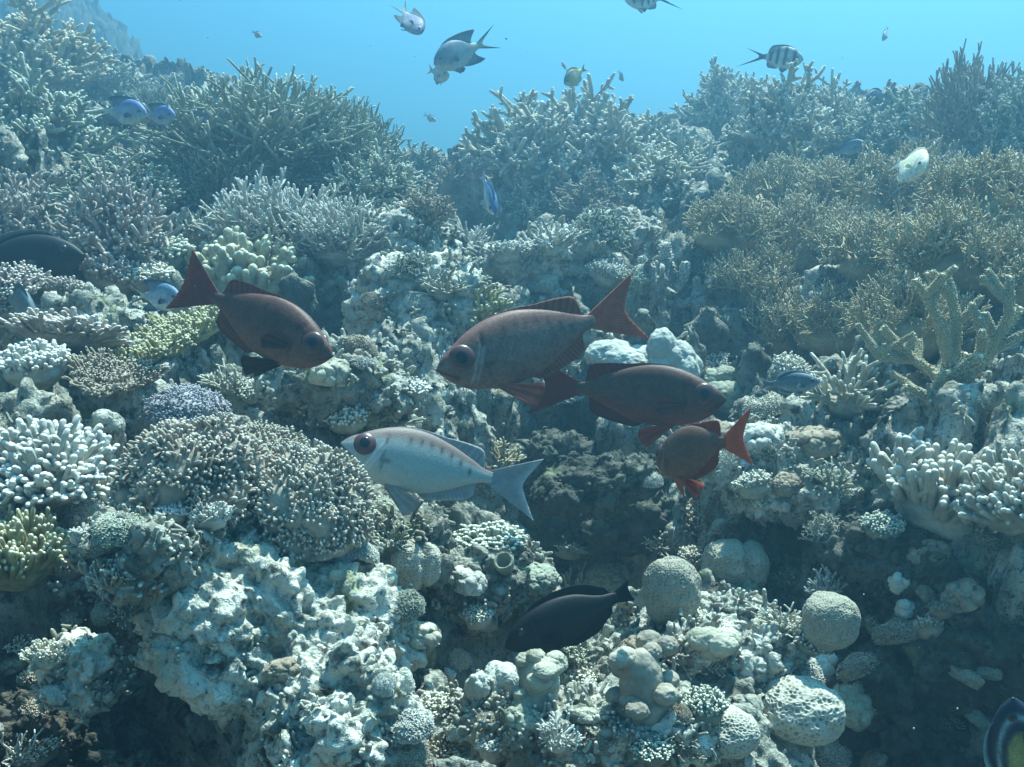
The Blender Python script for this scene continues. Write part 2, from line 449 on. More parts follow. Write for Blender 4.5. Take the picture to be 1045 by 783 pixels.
# ------------------------------------------------------------------ rocks and ledges
def rock(px, py, wpx, hpx, dpx, label, mat='rock', rot=(0, 0, 0), seed=0, level=6, d=None, rough=1.0, cat='rock', knob=1.0,
         name='reef_rock', short=None, solid=True):
    """a limestone block; width, height and depth in photo pixels at its own distance"""
    if d is None:
        p, _ = hit(px, py); d = depth(p)
    c = Vector(at(px, py, d)); k = d / F
    V, T = ico(level)
    V = V.copy()
    V = np.sign(V) * np.abs(V) ** 0.85
    s = np.array([wpx, dpx, hpx]) * 0.5 * k
    P = V * s
    m = float(s.mean()); o3 = seed * 3.7
    P = P * (1 + 0.45 * fbm(V + o3, 1.1, 2, seed)[:, None])
    N = vnormals(P, T)
    a = 0.10 * rough * m * ridged(P / m + o3, 1.6, 3, seed + 3)
    P = P + N * a[:, None]
    N = vnormals(P, T)
    Pn = P + o3
    a = 0.022 * rough * fbm(Pn, 16, 3, seed + 9) + knob * 0.022 * (0.5 - worley(Pn, 36, seed + 5)) + 0.014 * rough * (0.5 - worley(Pn, 85, seed + 6))
    hole = worley(Pn, 15, seed + 8)
    a -= 0.022 * rough * np.clip(0.36 - hole, 0, 1) * 4
    a += 0.008 * rough * fbm(Pn, 60, 3, seed + 12, .6)
    rb = lambda w, R_: np.sqrt(np.clip(1 - (w / R_) ** 2, 0, 1))
    gk = np.clip(0.5 + 2.0 * fbm(Pn, 7, 2, seed + 21), 0.15, 1)
    a += rough * gk * (0.011 * rb(worley(Pn, 62, seed + 14), .7) + 0.005 * rb(worley(Pn, 125, seed + 15), .7))
    P = P + N * a[:, None]
    me = mesh_np(name, P, None, T, None, None, M[mat])
    o = link(name, me)
    o.location = c; o.rotation_euler = [R(x) for x in rot]
    tag(o, label, cat)
    if solid: SOLID.append(o)
    bpy.context.view_layer.update()
    LANDMARK.append((px, py, short or label))
    return o

exec_rocks = [
 # px, py, w, h, depth, label, kwargs
 (272, 604, 300, 100, 210, 'broad bleached limestone ledge slanting down to the bottom edge at lower left', dict(mat='rock_pale', rot=(16, 33, -8), seed=3, level=7, d=1.52, short='broad bleached ledge')),
 (352, 738, 120, 110, 130, 'lower bleached rock spilling from the broad ledge to the bottom edge', dict(mat='rock_pale', rot=(10, 30, 0), seed=5, level=7, d=1.36, short='lower bleached rock')),
 (85, 690, 70, 60, 70, 'smooth pale lump of rock in the dark hollow at lower left', dict(mat='rock_pale', seed=8, d=1.5, rough=0.5, short='pale lump in the lower left hollow')),
 (400, 262, 110, 80, 110, 'pale rubble covered rock left of the blue gap in the skyline', dict(mat='rock_pale', seed=13, short='pale rubble rock')),
 (425, 310, 120, 80, 110, 'crumbly pale rock directly above the head of the middle red fish', dict(mat='rock_pale', seed=15, short='crumbly pale rock')),
 (545, 282, 130, 50, 110, 'flat white topped rock behind the back of the middle red fish', dict(mat='rock_pale', seed=17, short='flat white topped rock')),
 (632, 248, 75, 50, 80, 'knobbly pale rock above the raised tail of the middle red fish', dict(mat='rock_pale', seed=19, short='knobbly pale rock')),
 (578, 255, 60, 40, 60, 'small pale rock beside the knobbly rock above the middle red fish', dict(mat='rock_pale', seed=20, short='small pale rock')),
 (805, 482, 150, 60, 130, 'white crusted rock right of the small red fish with sunlit top', dict(mat='rock_pale', rot=(10, 8, 0), seed=23, level=7, short='white crusted rock')),
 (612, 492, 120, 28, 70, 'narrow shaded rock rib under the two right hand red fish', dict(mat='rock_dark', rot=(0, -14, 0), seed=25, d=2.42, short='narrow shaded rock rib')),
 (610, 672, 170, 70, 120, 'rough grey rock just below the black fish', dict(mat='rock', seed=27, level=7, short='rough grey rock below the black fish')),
 (735, 672, 150, 90, 110, 'pitted pale rock between the four honeycomb corals', dict(mat='rock_pale', seed=29, level=7, short='pitted pale rock')),
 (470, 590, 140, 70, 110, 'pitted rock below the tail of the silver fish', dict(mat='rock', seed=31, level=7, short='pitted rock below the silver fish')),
 (448, 757, 92, 74, 90, 'rounded pitted boulder at the bottom edge with pale top', dict(mat='rock_pale', seed=33, rough=0.7, short='rounded pitted boulder')),
 (492, 752, 62, 80, 70, 'tall furrowed boulder at the bottom edge beside the rounded one', dict(mat='rock_pale', seed=35, rough=0.8, short='tall furrowed boulder')),
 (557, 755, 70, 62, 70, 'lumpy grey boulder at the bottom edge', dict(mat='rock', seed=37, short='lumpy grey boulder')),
 (660, 752, 150, 60, 90, 'low crusted rock along the bottom edge', dict(mat='rock_pale', seed=39, short='low crusted rock')),
 (365, 758, 46, 60, 50, 'small pale boulder in the gap at the bottom edge', dict(mat='rock_pale', seed=41, rough=0.5, d=1.4, short='small pale boulder')),
 (955, 560, 190, 60, 120, 'overgrown shade-darkened shelf under the white finger coral at right', dict(mat='rock_dark', seed=43, level=7, short='overgrown shade-darkened shelf')),
 (910, 700, 110, 80, 90, 'weedy shade-darkened boulder in the shade at lower right', dict(mat='rock_dark', seed=45, short='weedy shade-darkened boulder')),
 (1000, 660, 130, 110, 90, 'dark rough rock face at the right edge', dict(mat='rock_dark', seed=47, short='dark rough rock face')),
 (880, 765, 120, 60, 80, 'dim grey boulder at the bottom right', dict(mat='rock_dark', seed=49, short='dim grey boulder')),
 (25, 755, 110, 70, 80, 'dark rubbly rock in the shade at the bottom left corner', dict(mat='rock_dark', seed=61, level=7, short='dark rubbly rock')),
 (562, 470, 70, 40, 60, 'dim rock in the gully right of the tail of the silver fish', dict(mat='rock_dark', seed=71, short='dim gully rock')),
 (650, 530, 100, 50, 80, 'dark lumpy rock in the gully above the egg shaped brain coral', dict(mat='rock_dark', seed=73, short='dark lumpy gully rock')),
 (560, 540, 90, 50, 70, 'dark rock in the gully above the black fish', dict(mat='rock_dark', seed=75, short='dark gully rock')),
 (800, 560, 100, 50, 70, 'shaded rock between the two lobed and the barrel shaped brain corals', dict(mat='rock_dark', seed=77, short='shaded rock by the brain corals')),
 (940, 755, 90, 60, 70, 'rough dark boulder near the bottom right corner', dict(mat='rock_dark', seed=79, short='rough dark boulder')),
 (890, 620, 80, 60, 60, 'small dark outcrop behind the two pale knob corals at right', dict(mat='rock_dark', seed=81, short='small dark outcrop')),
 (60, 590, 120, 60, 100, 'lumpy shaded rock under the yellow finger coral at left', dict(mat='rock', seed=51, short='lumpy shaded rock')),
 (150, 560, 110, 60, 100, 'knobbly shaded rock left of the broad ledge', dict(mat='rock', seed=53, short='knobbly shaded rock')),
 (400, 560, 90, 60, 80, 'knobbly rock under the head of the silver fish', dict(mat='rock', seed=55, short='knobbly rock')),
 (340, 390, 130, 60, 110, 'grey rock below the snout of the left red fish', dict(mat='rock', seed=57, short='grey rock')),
]
for px, py, w, h, dp, lab, kw in exec_rocks:
    rock(px, py, w, h, dp, lab, **kw)

# ------------------------------------------------------------------ coral prototypes

def curve(p, d, L, bend, n=5):
    """(B,n,3) curves starting at p along d, bending by vector bend"""
    u = np.linspace(0, 1, n)[None, :, None]
    return p[:, None] + d[:, None] * (L[:, None, None] * u) + bend[:, None] * (u ** 2) * L[:, None, None]

def grow(parts, rg, p, d, L, r, levels, nchild, ang, up=0.25, shrink=0.8, rshrink=0.8, k=6, n=5, flat=None, tiplen=0.55, side=0):
    for lv in range(levels):
        B = len(p)
        last = lv == levels - 1
        Ls = L * rg.uniform(0.7, 1.3, B)
        bend = rg.normal(0, 0.16, (B, 3)) + np.array([0, 0, up])
        if flat is not None: bend = bend - flat * (bend * flat).sum(-1, keepdims=True) * 0.8
        P = curve(p, d, Ls, bend, n)
        rad = r[:, None] * np.linspace(1, rshrink if not last else 0.72, n)[None]
        parts.tubes(P, rad, k, np.full(B, 1.0 if last else 0.0), tiplen)
        if side and not last:
            for _ in range(side):
                i = rg.integers(1, n, B); sp = P[np.arange(B), i]
                sd = unit(d + rg.normal(0, 0.8, (B, 3)))
                sL = Ls * rg.uniform(0.3, 0.6, B)
                parts.tubes(curve(sp, sd, sL, rg.normal(0, .1, (B, 3)) + np.array([0, 0, up]), n), r[:, None] * np.linspace(.8, .6, n)[None], k, np.ones(B), tiplen)
        if last: break
        ed = unit(P[:, -1] - P[:, -2])
        np_, nd, nr = [], [], []
        for c in range(nchild):
            j = rg.normal(0, ang, (B, 3))
            if flat is not None: j = j - flat * (j * flat).sum(-1, keepdims=True) * 0.75
            start = P[:, -1] if c < 2 else P[:, max(1, n - 2)]
            np_.append(start); nd.append(unit(ed + j + np.array([0, 0, up * 0.5]))); nr.append(r * rshrink * rg.uniform(0.88, 1.05, B))
        if flat is not None: flat = np.concatenate([flat] * nchild)
        p, d, r = np.concatenate(np_), np.concatenate(nd), np.concatenate(nr)
        L = np.tile(L, nchild) * shrink

def hemi(rg, N, zmin=0.05, jitter=0.15):
    i = np.arange(N) + 0.5
    z = 1 - (1 - zmin) * i / N
    ph = i * 2.39996
    rr = np.sqrt(1 - z * z)
    return unit(np.stack([rr * np.cos(ph), rr * np.sin(ph), z], 1) + rg.normal(0, jitter, (N, 3)))

def dome(parts, rg, rx, rz, seed, level=4, rough=0.15, z0=0.0):
    V, T = ico(level)
    P = V * np.array([rx, rx, rz]) * (1 + rough * fbm(V * 1.0 + seed, 2.0, 3, seed) + 0.10 * fbm(V + seed, 9, 3, seed))[:, None]
    P[:, 2] += z0
    parts.add(P, None, T, 0.0)

def proto_bush(seed, zmin=0.0, nmain=85, levels=3, nchild=3, L=0.31, r=0.027, up=0.10, ang=0.62, shrink=0.40, side=2, env=0.10):
    rg = np.random.default_rng(seed); p_ = Parts()
    d = hemi(rg, nmain, zmin)
    p0 = d * 0.06
    Lm = L * (1 + env * 3 * perlin(d * 1.7 + seed, seed))
    grow(p_, rg, p0, d, Lm, np.full(nmain, r), levels, nchild, ang, up, shrink, 0.8, side=side)
    dome(p_, rg, 0.24, 0.20, seed)
    return p_

def proto_stag(seed):          # long upright branches, thicket
    return proto_bush(seed, 0.0, 110, 3, 2, 0.25, 0.0185, 0.30, 0.36, 0.58, 2, .12)

def proto_thicket(seed):       # dome of very many slim upright branches
    return proto_bush(seed, 0.0, 230, 3, 2, 0.24, 0.0115, 0.16, 0.34, 0.62, 2, .10)

def proto_fire(seed):          # thin forking blades standing in fans, pale tips
    rg = np.random.default_rng(seed); p_ = Parts()
    nf = 36
    for i in range(nf):
        az = rg.uniform(0, 2 * math.pi)
        nrm = np.array([math.cos(az), math.sin(az) * 0.6 - 0.5, 0.1]); nrm /= np.linalg.norm(nrm)
        m = 5
        q_, w_ = rg.uniform(0, 2 * math.pi), .42 * math.sqrt(rg.uniform(0, 1))
        base = np.array([w_ * math.cos(q_), w_ * math.sin(q_), .24 * (1 - (w_ / .42) ** 2)])
        lean = np.array([base[0], base[1], 0]) * 1.9
        tang = unit(np.cross(nrm, [0, 0, 1.0]))
        a = np.linspace(-0.85, 0.85, m) + rg.normal(0, .1, m)
        d = unit(tang[None] * np.sin(a)[:, None] + np.array([0, 0, 1.0]) * np.cos(a)[:, None] + lean[None] + rg.normal(0, .12, (m, 3)))
        grow(p_, rg, base + d * 0.02, d, rg.uniform(.07, .13, m), np.full(m, 0.0112), 4, 2, 0.75, 0.14, 0.80, 0.92, k=5, n=4, flat=np.repeat(nrm[None], m, 0), tiplen=0.5, side=1)
    dome(p_, rg, 0.36, 0.22, seed)
    return p_

def proto_finger(seed, N=190, r=0.031, L=0.25, zmin=-0.05, flatten=0.45, k=8):
    """thick blunt fingers on a low mound"""
    rg = np.random.default_rng(seed); p_ = Parts()
    d = hemi(rg, N, zmin, 0.06)
    p0 = d * np.array([0.40, 0.40, flatten * 0.4])
    dd = unit(d * np.array([0.9, 0.9, 0.6]) + np.array([0, 0, 0.55]) + rg.normal(0, .12, (N, 3)))
    Ls = L * rg.uniform(0.6, 1.2, N)
    P = curve(p0 * 0.8, dd, Ls, rg.normal(0, .12, (N, 3)) + np.array([0, 0, .2]), 7)
    w = np.array([1.05, 1.0, 0.98, 0.97, 0.95, 0.92, 0.85])
    p_.tubes(P, r * rg.uniform(0.8, 1.15, N)[:, None] * w[None], k, np.ones(N), 0.3)
    nb = N * 2
    i = rg.integers(0, N, nb); j = rg.integers(2, 6, nb)
    sd = unit(dd[i] + rg.normal(0, .7, (nb, 3)))
    p_.tubes(curve(P[i, j], sd, Ls[i] * rg.uniform(.25, .45, nb), rg.normal(0, .1, (nb, 3)) + np.array([0, 0, .3]), 5), r * 0.72 * np.ones((nb, 5)), k, np.ones(nb), 0.4)
    dome(p_, rg, 0.36, flatten * 0.42, seed)
    return p_

def proto_knob(seed, f1=8.0, f2=21.0, a1=0.13, a2=0.06, zs=0.8, level=6, big=0.25):
    """cauliflower heads: lumps made of smaller lumps"""
    rg = np.random.default_rng(seed); p_ = Parts()
    V, T = ico(level)
    P = V * np.array([0.5, 0.5, 0.5 * zs]) * (1 + big * fbm(V + seed * 2.1, 1.6, 2, seed))[:, None]
    N = vnormals(P, T)
    bump = lambda w, R_: np.sqrt(np.clip(1 - (w / R_) ** 2, 0, 1))
    w1 = worley(P + seed, f1, seed); P1 = P + N * (a1 * bump(w1, .85))[:, None]
    N = vnormals(P1, T)
    w2 = worley(P1 + seed, f2, seed + 1)
    P1 = P1 + N * (a2 * bump(w2, .75))[:, None]
    keep = P1[:, 2] > -0.25
    P1[:, 2] = np.where(keep, P1[:, 2], -0.25 + (P1[:, 2] + 0.25) * 0.2)
    tip = np.clip((0.45 - w2) * 1.6, 0, 1) * np.clip(1.1 - w1 * 1.2, 0, 1)
    p_.add(P1, None, T, tip)
    return p_

def proto_fuzzy(seed, N=2600, zs=0.85):
    """rounded mound of heads, each covered with short dense fingers"""
    rg = np.random.default_rng(seed); p_ = Parts()
    V, T = ico(6)
    P = V * np.array([0.42, 0.42, 0.42 * zs]) * (1 + 0.3 * fbm(V + seed * 2.1, 1.6, 2, seed))[:, None]
    Nn = vnormals(P, T)
    w = worley(P + seed, 6.5, seed)
    P = P + Nn * (0.13 * np.sqrt(np.clip(1 - (w / .8) ** 2, 0, 1)))[:, None]
    P[:, 2] = np.where(P[:, 2] > -.2, P[:, 2], -.2 + (P[:, 2] + .2) * .2)
    Nn = vnormals(P, T)
    p_.add(P, None, T, 0.0)
    ok = np.where((P[:, 2] > -.15))[0]
    i = rg.choice(ok, min(N, len(ok)), replace=False)
    d = unit(Nn[i] + rg.normal(0, .28, (len(i), 3)) + np.array([0, 0, .15]))
    L_ = rg.uniform(.035, .075, len(i))
    p_.tubes(curve(P[i] - d * .01, d, L_, rg.normal(0, .15, (len(i), 3)), 4), rg.uniform(.011, .0165, len(i))[:, None] * np.array([1, 1, .98, .9])[None], 6, np.ones(len(i)), .5)
    return p_

def proto_brain(seed, zs=0.9, freq=24.0, pit=0.013, lobes=0.0, level=7, squash=1.0):
    """massive coral with a honeycomb of small pits"""
    p_ = Parts()
    V, T = ico(level)
    S_ = np.sign(V) * np.abs(V) ** squash
    P = S_ * np.array([0.5, 0.47, 0.5 * zs]) * (1 + 0.16 * fbm(V + seed, 1.3, 2, seed) + 0.05 * fbm(V + seed, 3.5, 2, seed))[:, None]
    if lobes:
        g = np.abs(V[:, 0] - 0.25 + 0.12 * fbm(V + seed, 2, 2, seed))
        P = P * (1 - lobes * np.exp(-(g / 0.13) ** 2))[:, None]
    N = vnormals(P, T)
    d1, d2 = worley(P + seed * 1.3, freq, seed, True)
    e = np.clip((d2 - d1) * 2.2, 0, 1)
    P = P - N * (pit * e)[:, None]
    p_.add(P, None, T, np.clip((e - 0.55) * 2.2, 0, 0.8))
    return p_

def proto_lobes(seed, n=14, rad=(0.12, 0.24), zs=1.0, column=False):
    """smooth rounded lobes grown together"""
    rg = np.random.default_rng(seed); p_ = Parts()
    V, T = ico(5)
    for i in range(n):
        d = hemi(rg, 1, 0.0, 0.9)[0]; d[2] = abs(d[2])
        c = d * np.array([0.36, 0.36, 0.42 * zs]) * rg.uniform(0.6, 1.0)
        if column: c = np.array([rg.normal(0, .16), rg.normal(0, .16), rg.uniform(0, .95)])
        r_ = rg.uniform(*rad)
        P = V * r_ * np.array([1, 1, rg.uniform(0.9, 1.25)]) * (1 + 0.16 * fbm(V + i + seed, 1.8, 2, seed + i) + 0.05 * fbm(V + i, 5, 3, seed) + 0.022 * fbm(V + i, 17, 2, seed))[:, None] + c
        p_.add(P, None, T, 0.0)
    dome(p_, rg, 0.32, 0.40 * zs, seed, 4, 0.2)
    if column: p_.add(V * np.array([.26, .26, .6]) + np.array([0, 0, .35]), None, T, 0.0)
    return p_

def proto_table(seed, thick=0.06, tilt=0.0, N=330, hh=0.11):
    """flat plate of radiating branches with short upright branchlets"""
    rg = np.random.default_rng(seed); p_ = Parts()
    V, T = ico(5)
    ang = np.arctan2(V[:, 1], V[:, 0])
    edge = 1 + 0.18 * np.sin(ang * 3 + seed) + 0.10 * np.sin(ang * 7 + seed * 2) + 0.05 * np.sin(ang * 17)
    P = V * np.array([0.46, 0.46, thick]) * edge[:, None]
    P[:, 2] += 0.22 * (P[:, 0] ** 2 + P[:, 1] ** 2) + 0.02 * fbm(P, 9, 3, seed) + 0.16
    p_.add(P, None, T, 0.0)
    i = np.arange(N) + .5; rr = 0.47 * np.sqrt(i / N); ph = i * 2.39996 + rg.normal(0, .2, N)
    e2 = 1 + 0.18 * np.sin(ph * 3 + seed) + 0.10 * np.sin(ph * 7 + seed * 2)
    x, y = rr * np.cos(ph) * e2, rr * np.sin(ph) * e2
    p0 = np.stack([x, y, 0.22 * (x * x + y * y) + 0.16 + thick * 0.4], 1)
    out_ = np.stack([x, y, np.zeros(N)], 1)
    d = unit(out_ * 2.0 * (rr[:, None] / .47) ** 2 + np.array([0, 0, .75]) + rg.normal(0, .25, (N, 3)))
    P = curve(p0, d, hh * rg.uniform(.6, 1.3, N), rg.normal(0, .15, (N, 3)) + np.array([0, 0, .25]), 4)
    p_.tubes(P, np.full((N, 4), 0.0165) * np.array([1.1, 1, .95, .85]), 6, np.ones(N), 0.4)
    M2 = N * 2; k = rg.integers(0, N, M2)
    d2 = unit(d[k] + rg.normal(0, .7, (M2, 3)))
    p_.tubes(curve(P[k, 2], d2, hh * rg.uniform(.3, .6, M2), np.zeros((M2, 3)), 4), np.full((M2, 4), 0.0125), 5, np.ones(M2), 0.5)
    p_.add(ico(3)[0] * np.array([.12, .12, .2]) + np.array([0, 0, .05]), None, ico(3)[1], 0.0)
    return p_

def proto_big_stag(seed, spec):
    """a few thick bumpy branches; spec: list of polylines ((x,z,y)..., r0, r1)"""
    rg = np.random.default_rng(seed); p_ = Parts()
    for pts, r0, r1 in spec:
        pts = np.array([(a, c, b) for a, b, c in pts], float)
        t = np.linspace(0, 1, len(pts)); u = np.linspace(0, 1, 26)
        C = np.stack([np.interp(u, t, pts[:, i]) for i in range(3)], 1)
        C = np.concatenate([C[:1], (C[:-2] + C[1:-1] * 2 + C[2:]) / 4, C[-1:]])
        C += 0.006 * np.stack([fbm(C + i * 9 + seed, 5, 2, seed) for i in range(3)], 1)
        rad = np.interp(u, [0, 0.8, 1], [r0, r1 * 1.05, r1 * 0.75])
        p_.tubes(C[None], rad[None], 12, [1.0], 0.10)
        # corallite cups stud the branch
        m = int(26 * 18)
        i = rg.integers(1, 26, m); a = rg.uniform(0, 2 * math.pi, m)
        tg = unit(np.gradient(C, axis=0))[i]
        n1 = unit(np.cross(tg, np.array([0.3, 1, 0.2]))); n2 = np.cross(tg, n1)
        d = n1 * np.cos(a)[:, None] + n2 * np.sin(a)[:, None]
        st = C[i] + d * (rad[i] * 0.8)[:, None] + tg * rg.uniform(-.01, .01, m)[:, None]
        p_.tubes(curve(st, unit(d + tg * .7), np.full(m, r1 * 0.55), np.zeros((m, 3)), 3), np.full((m, 3), r1 * 0.20), 5, np.full(m, .75), 0.6)
    return p_

def proto_sprig(seed):           # small tuft of pointed branchlets
    return proto_bush(seed, 0.05, 26, 2, 3, 0.36, 0.042, 0.15, 0.5, 0.6, 1)

PROTO = {}
def P_(kind, v=0):
    key = (kind, v)
    if key not in PROTO:
        s = v * 7 + 1
        f = dict(bush=lambda: proto_bush(s + 100), stag=lambda: proto_stag(s + 200), thicket=lambda: proto_thicket(s + 250), fire=lambda: proto_fire(s + 300),
                 finger=lambda: proto_finger(s + 400), knob=lambda: proto_knob(s + 500), fuzzy=lambda: proto_fuzzy(s + 530), lump=lambda: proto_knob(s + 550, 5, 30, 0.2, 0.03, 0.8, 6, 0.35),
                 brain=lambda: proto_brain(s + 60), honey=lambda: proto_brain(s + 70, 0.8, 16.0, 0.022, 0.0, 7, 0.92),
                 lobes=lambda: proto_lobes(s + 700), table=lambda: proto_table(s + 800), sprig=lambda: proto_sprig(s + 900),
                 fat=lambda: proto_finger(s + 430, 150, 0.037, 0.15, 0.12, 0.7),
                 column=lambda: proto_lobes(s + 750, 26, (0.09, 0.17), 1.0, True))[kind]()
        PROTO[key] = f.mesh(kind + '_coral')
    return PROTO[key]

MESHMAT = {}
def meshmat(kind, v, mat):
    """a prototype mesh in one colour (copies share it)"""
    key = (kind, v, mat)
    if key not in MESHMAT:
        me = P_(kind, v).copy(); me.materials.clear(); me.materials.append(M[mat]); MESHMAT[key] = me
    return MESHMAT[key]

NAMES = dict(bush='branching_coral', stag='staghorn_coral', thicket='staghorn_coral', fire='fire_coral', finger='finger_coral', knob='cauliflower_coral', fuzzy='cauliflower_coral', lump='lump_coral',
             brain='brain_coral', honey='honeycomb_coral', lobes='lobed_coral', table='table_coral', sprig='coral_tuft', fat='knob_coral', column='column_coral')

def coral(kind, px, py, wpx, label=None, mat='white', v=0, hs=1.0, ds=1.0, rotz=None, tilt=(0, 0), d=None, sink=0.04, group=None, mesh=None, name=None, short=None, cat='coral'):
    """one colony: (px,py) is where its foot meets the reef, wpx its width in the photo"""
    if d is None:
        p, _ = hit(px, py)
    else:
        p = Vector(at(px, py, d))
    dd = depth(p); w = wpx * dd / F
    o = bpy.data.objects.new(name or NAMES[kind], mesh or meshmat(kind, v, mat))
    COL.objects.link(o)
    o.rotation_euler = (R(tilt[0]), R(tilt[1]), random.uniform(0, 6.28) if rotz is None else R(rotz))
    o.scale = (w, w * ds, w * hs)
    o.location = p - Vector((0, 0, sink * w))
    if label: tag(o, label, cat, group)
    hpx = wpx * hs * 0.5
    PLACED.append((px, py - hpx * 0.4, max(wpx * 0.42, 14)))
    if short: LANDMARK.append((px, py - hpx * 0.5, short))
    return o

#__CORALS__
# far skyline, upper left
coral('thicket', 262, 165, 235, 'large staghorn thicket crowning the skyline left of the blue gap', 'grey', 0, 0.62, sink=.05, short='large skyline thicket')
coral('thicket', 352, 182, 120, 'darker staghorn clump on the right shoulder of the large skyline thicket', 'grey', 1, 1.0, short='darker skyline clump')
coral('bush', 35, 160, 150, 'dark rounded bush coral at the left edge above the pinkish corals', 'grey', 1, 0.9, short='dark rounded bush coral')
coral('bush', 25, 75, 150, 'hazy olive bush coral at the far upper left corner', 'olive', 0, 0.8, short='hazy corner bush coral')
coral('bush', 105, 100, 100, 'hazy pale bush coral above the two blue fish with trailing fins', 'grey', 2, 0.8, short='hazy pale bush coral')
coral('thicket', 165, 125, 80, 'small hazy staghorn tuft left of the large skyline thicket', 'grey', 2, 0.8, short='small hazy staghorn tuft')
coral('bush', 120, 205, 110, 'dim fine branched bush below the two blue fish with trailing fins', 'grey', 0, 0.75, short='dim fine branched bush')
coral('stag', 225, 205, 85, 'upright pale staghorn clump in front of the large skyline thicket', 'cream', 0, 1.1, short='upright pale staghorn clump')
coral('sprig', 205, 240, 48, 'little fan of pointed branches below the upright pale staghorn', 'cream', 0, 0.9, short='little pointed fan')
coral('bush', 20, 248, 105, 'pinkish stubby branched coral cut by the left edge', 'pink', 0, 1.1, short='pinkish coral at the left edge')
coral('bush', 112, 255, 105, 'bright pinkish white bushy coral with ragged right side', 'pink', 1, 1.15, short='bright pinkish bushy coral')
coral('knob', 60, 243, 52, 'small pale cauliflower head in front of the two pinkish corals', 'cream', 0, 0.9, short='small pale cauliflower head')
coral('bush', 180, 210, 75, 'grey green bush right of the bright pinkish coral', 'grey', 0, 0.9, short='grey green bush')
coral('stag', 285, 250, 130, 'pale blue grey staghorn field in the middle of the left slope', 'white', 1, 0.7, short='pale staghorn field')
coral('stag', 345, 255, 100, 'right hand pale staghorn next to the pale staghorn field', 'white', 2, 0.7, short='right hand pale staghorn')
coral('stag', 245, 262, 90, 'low white staghorn sprawling left of the pale staghorn field', 'white', 0, 0.6, short='low white staghorn')
coral('bush', 388, 205, 90, 'fine greenish bush coral below the right end of the skyline thicket', 'grey', 1, 0.9, short='fine greenish bush')
coral('bush', 428, 178, 62, 'small hazy bush at the left lip of the blue gap', 'grey', 2, 0.9, short='small hazy bush at the gap')
coral('bush', 432, 225, 60, 'grey brown bush on the dark wall under the blue gap', 'brown', 2, 1.0, short='grey brown bush on the wall')
coral('fat', 262, 302, 128, 'pale yellow knobbly mound behind the back of the left red fish', 'straw', 0, 1.0, tilt=(18, 0), short='pale yellow knobbly mound')
coral('fat', 238, 262, 70, 'smaller knobbly mound above the pale yellow one', 'cream', 1, 0.9, short='smaller knobbly mound')
coral('fat', 160, 262, 70, 'low grey knobbly coral right of the bright pinkish bush', 'grey', 0, 0.7, short='low grey knobbly coral')
# left middle
coral('finger', 12, 292, 60, 'stubby pinkish shelf coral at the left edge below the dark hollow', 'pink', 0, 0.7, tilt=(10, 20), short='stubby shelf coral')
coral('finger', 65, 300, 56, 'small wedge of pinkish stubs right of the stubby shelf coral', 'pink', 1, 0.7, tilt=(10, 15), short='small wedge of pinkish stubs')
coral('finger', 112, 285, 66, 'brightest pinkish stub coral with tips pointing right', 'pink', 2, 0.9, tilt=(10, 20), short='brightest pinkish stub coral')
coral('fat', 150, 285, 52, 'small cream knob coral left of the tail of the left red fish', 'cream', 2, 0.7, short='small cream knob coral')
coral('finger', 68, 345, 105, 'long pinkish shelf of stubs right of the grey angular fish', 'pink', 0, 0.55, tilt=(12, 18), short='long pinkish shelf of stubs')
coral('table', 178, 362, 122, 'yellowish table coral with lacy edge below the tail of the left red fish', 'yellow', 0, 0.9, tilt=(16, 5), short='yellowish table coral')
coral('table', 108, 395, 88, 'brown ribbed table coral left of and below the yellowish one', 'brown', 1, 0.9, tilt=(14, -8), short='brown ribbed table coral')
coral('fat', 35, 375, 70, 'pale knobbly coral at the left edge beneath the long pinkish shelf', 'white', 1, 0.8, short='pale knobbly coral at the left edge')
coral('sprig', 228, 396, 46, 'tiny starry tuft right of the brown ribbed table coral', 'cream', 1, 0.8, short='tiny starry tuft')
coral('fuzzy', 192, 420, 80, 'lavender cauliflower coral behind the big brownish one', 'lavender', 1, 0.8, short='lavender cauliflower coral')
coral('fuzzy', 195, 492, 150, 'big brownish cauliflower coral left of the silver fish', 'mauve', 2, 1.05, short='big brownish cauliflower coral')
coral('fuzzy', 312, 520, 135, 'big beige cauliflower coral just left of the silver fish head', 'beige', 3, 1.15, short='big beige cauliflower coral')
coral('fuzzy', 262, 470, 100, 'pale beige cauliflower coral between the two big ones', 'beige', 4, 0.9, short='pale beige cauliflower coral')
coral('finger', 50, 482, 130, 'white finger coral spraying to the left at the left side', 'white', 0, 0.7, tilt=(10, -14), short='white spraying finger coral')
coral('finger', 122, 505, 110, 'white finger coral between the spraying one and the big brownish cauliflower', 'white', 1, 0.7, short='white finger coral')
coral('finger', 18, 575, 95, 'yellow green finger coral at the left edge', 'yellow', 2, 1.2, short='yellow green finger coral')
coral('finger', 272, 560, 66, 'white finger coral standing on the upper edge of the broad ledge', 'white', 2, 1.0, d=1.68, short='white finger coral on the ledge')
coral('sprig', 202, 522, 28, 'tiny white tuft in the shade below the big brownish cauliflower', 'white', 0, 1.0, short='tiny white tuft')
coral('finger', 312, 585, 46, 'small white finger coral on the right end of the broad ledge', 'white', 0, 0.9, d=1.66, short='small finger coral on the ledge')
coral('fuzzy', 342, 560, 50, 'small lavender cauliflower between the broad ledge and the beige one', 'lavender', 0, 0.8, short='small lavender cauliflower')
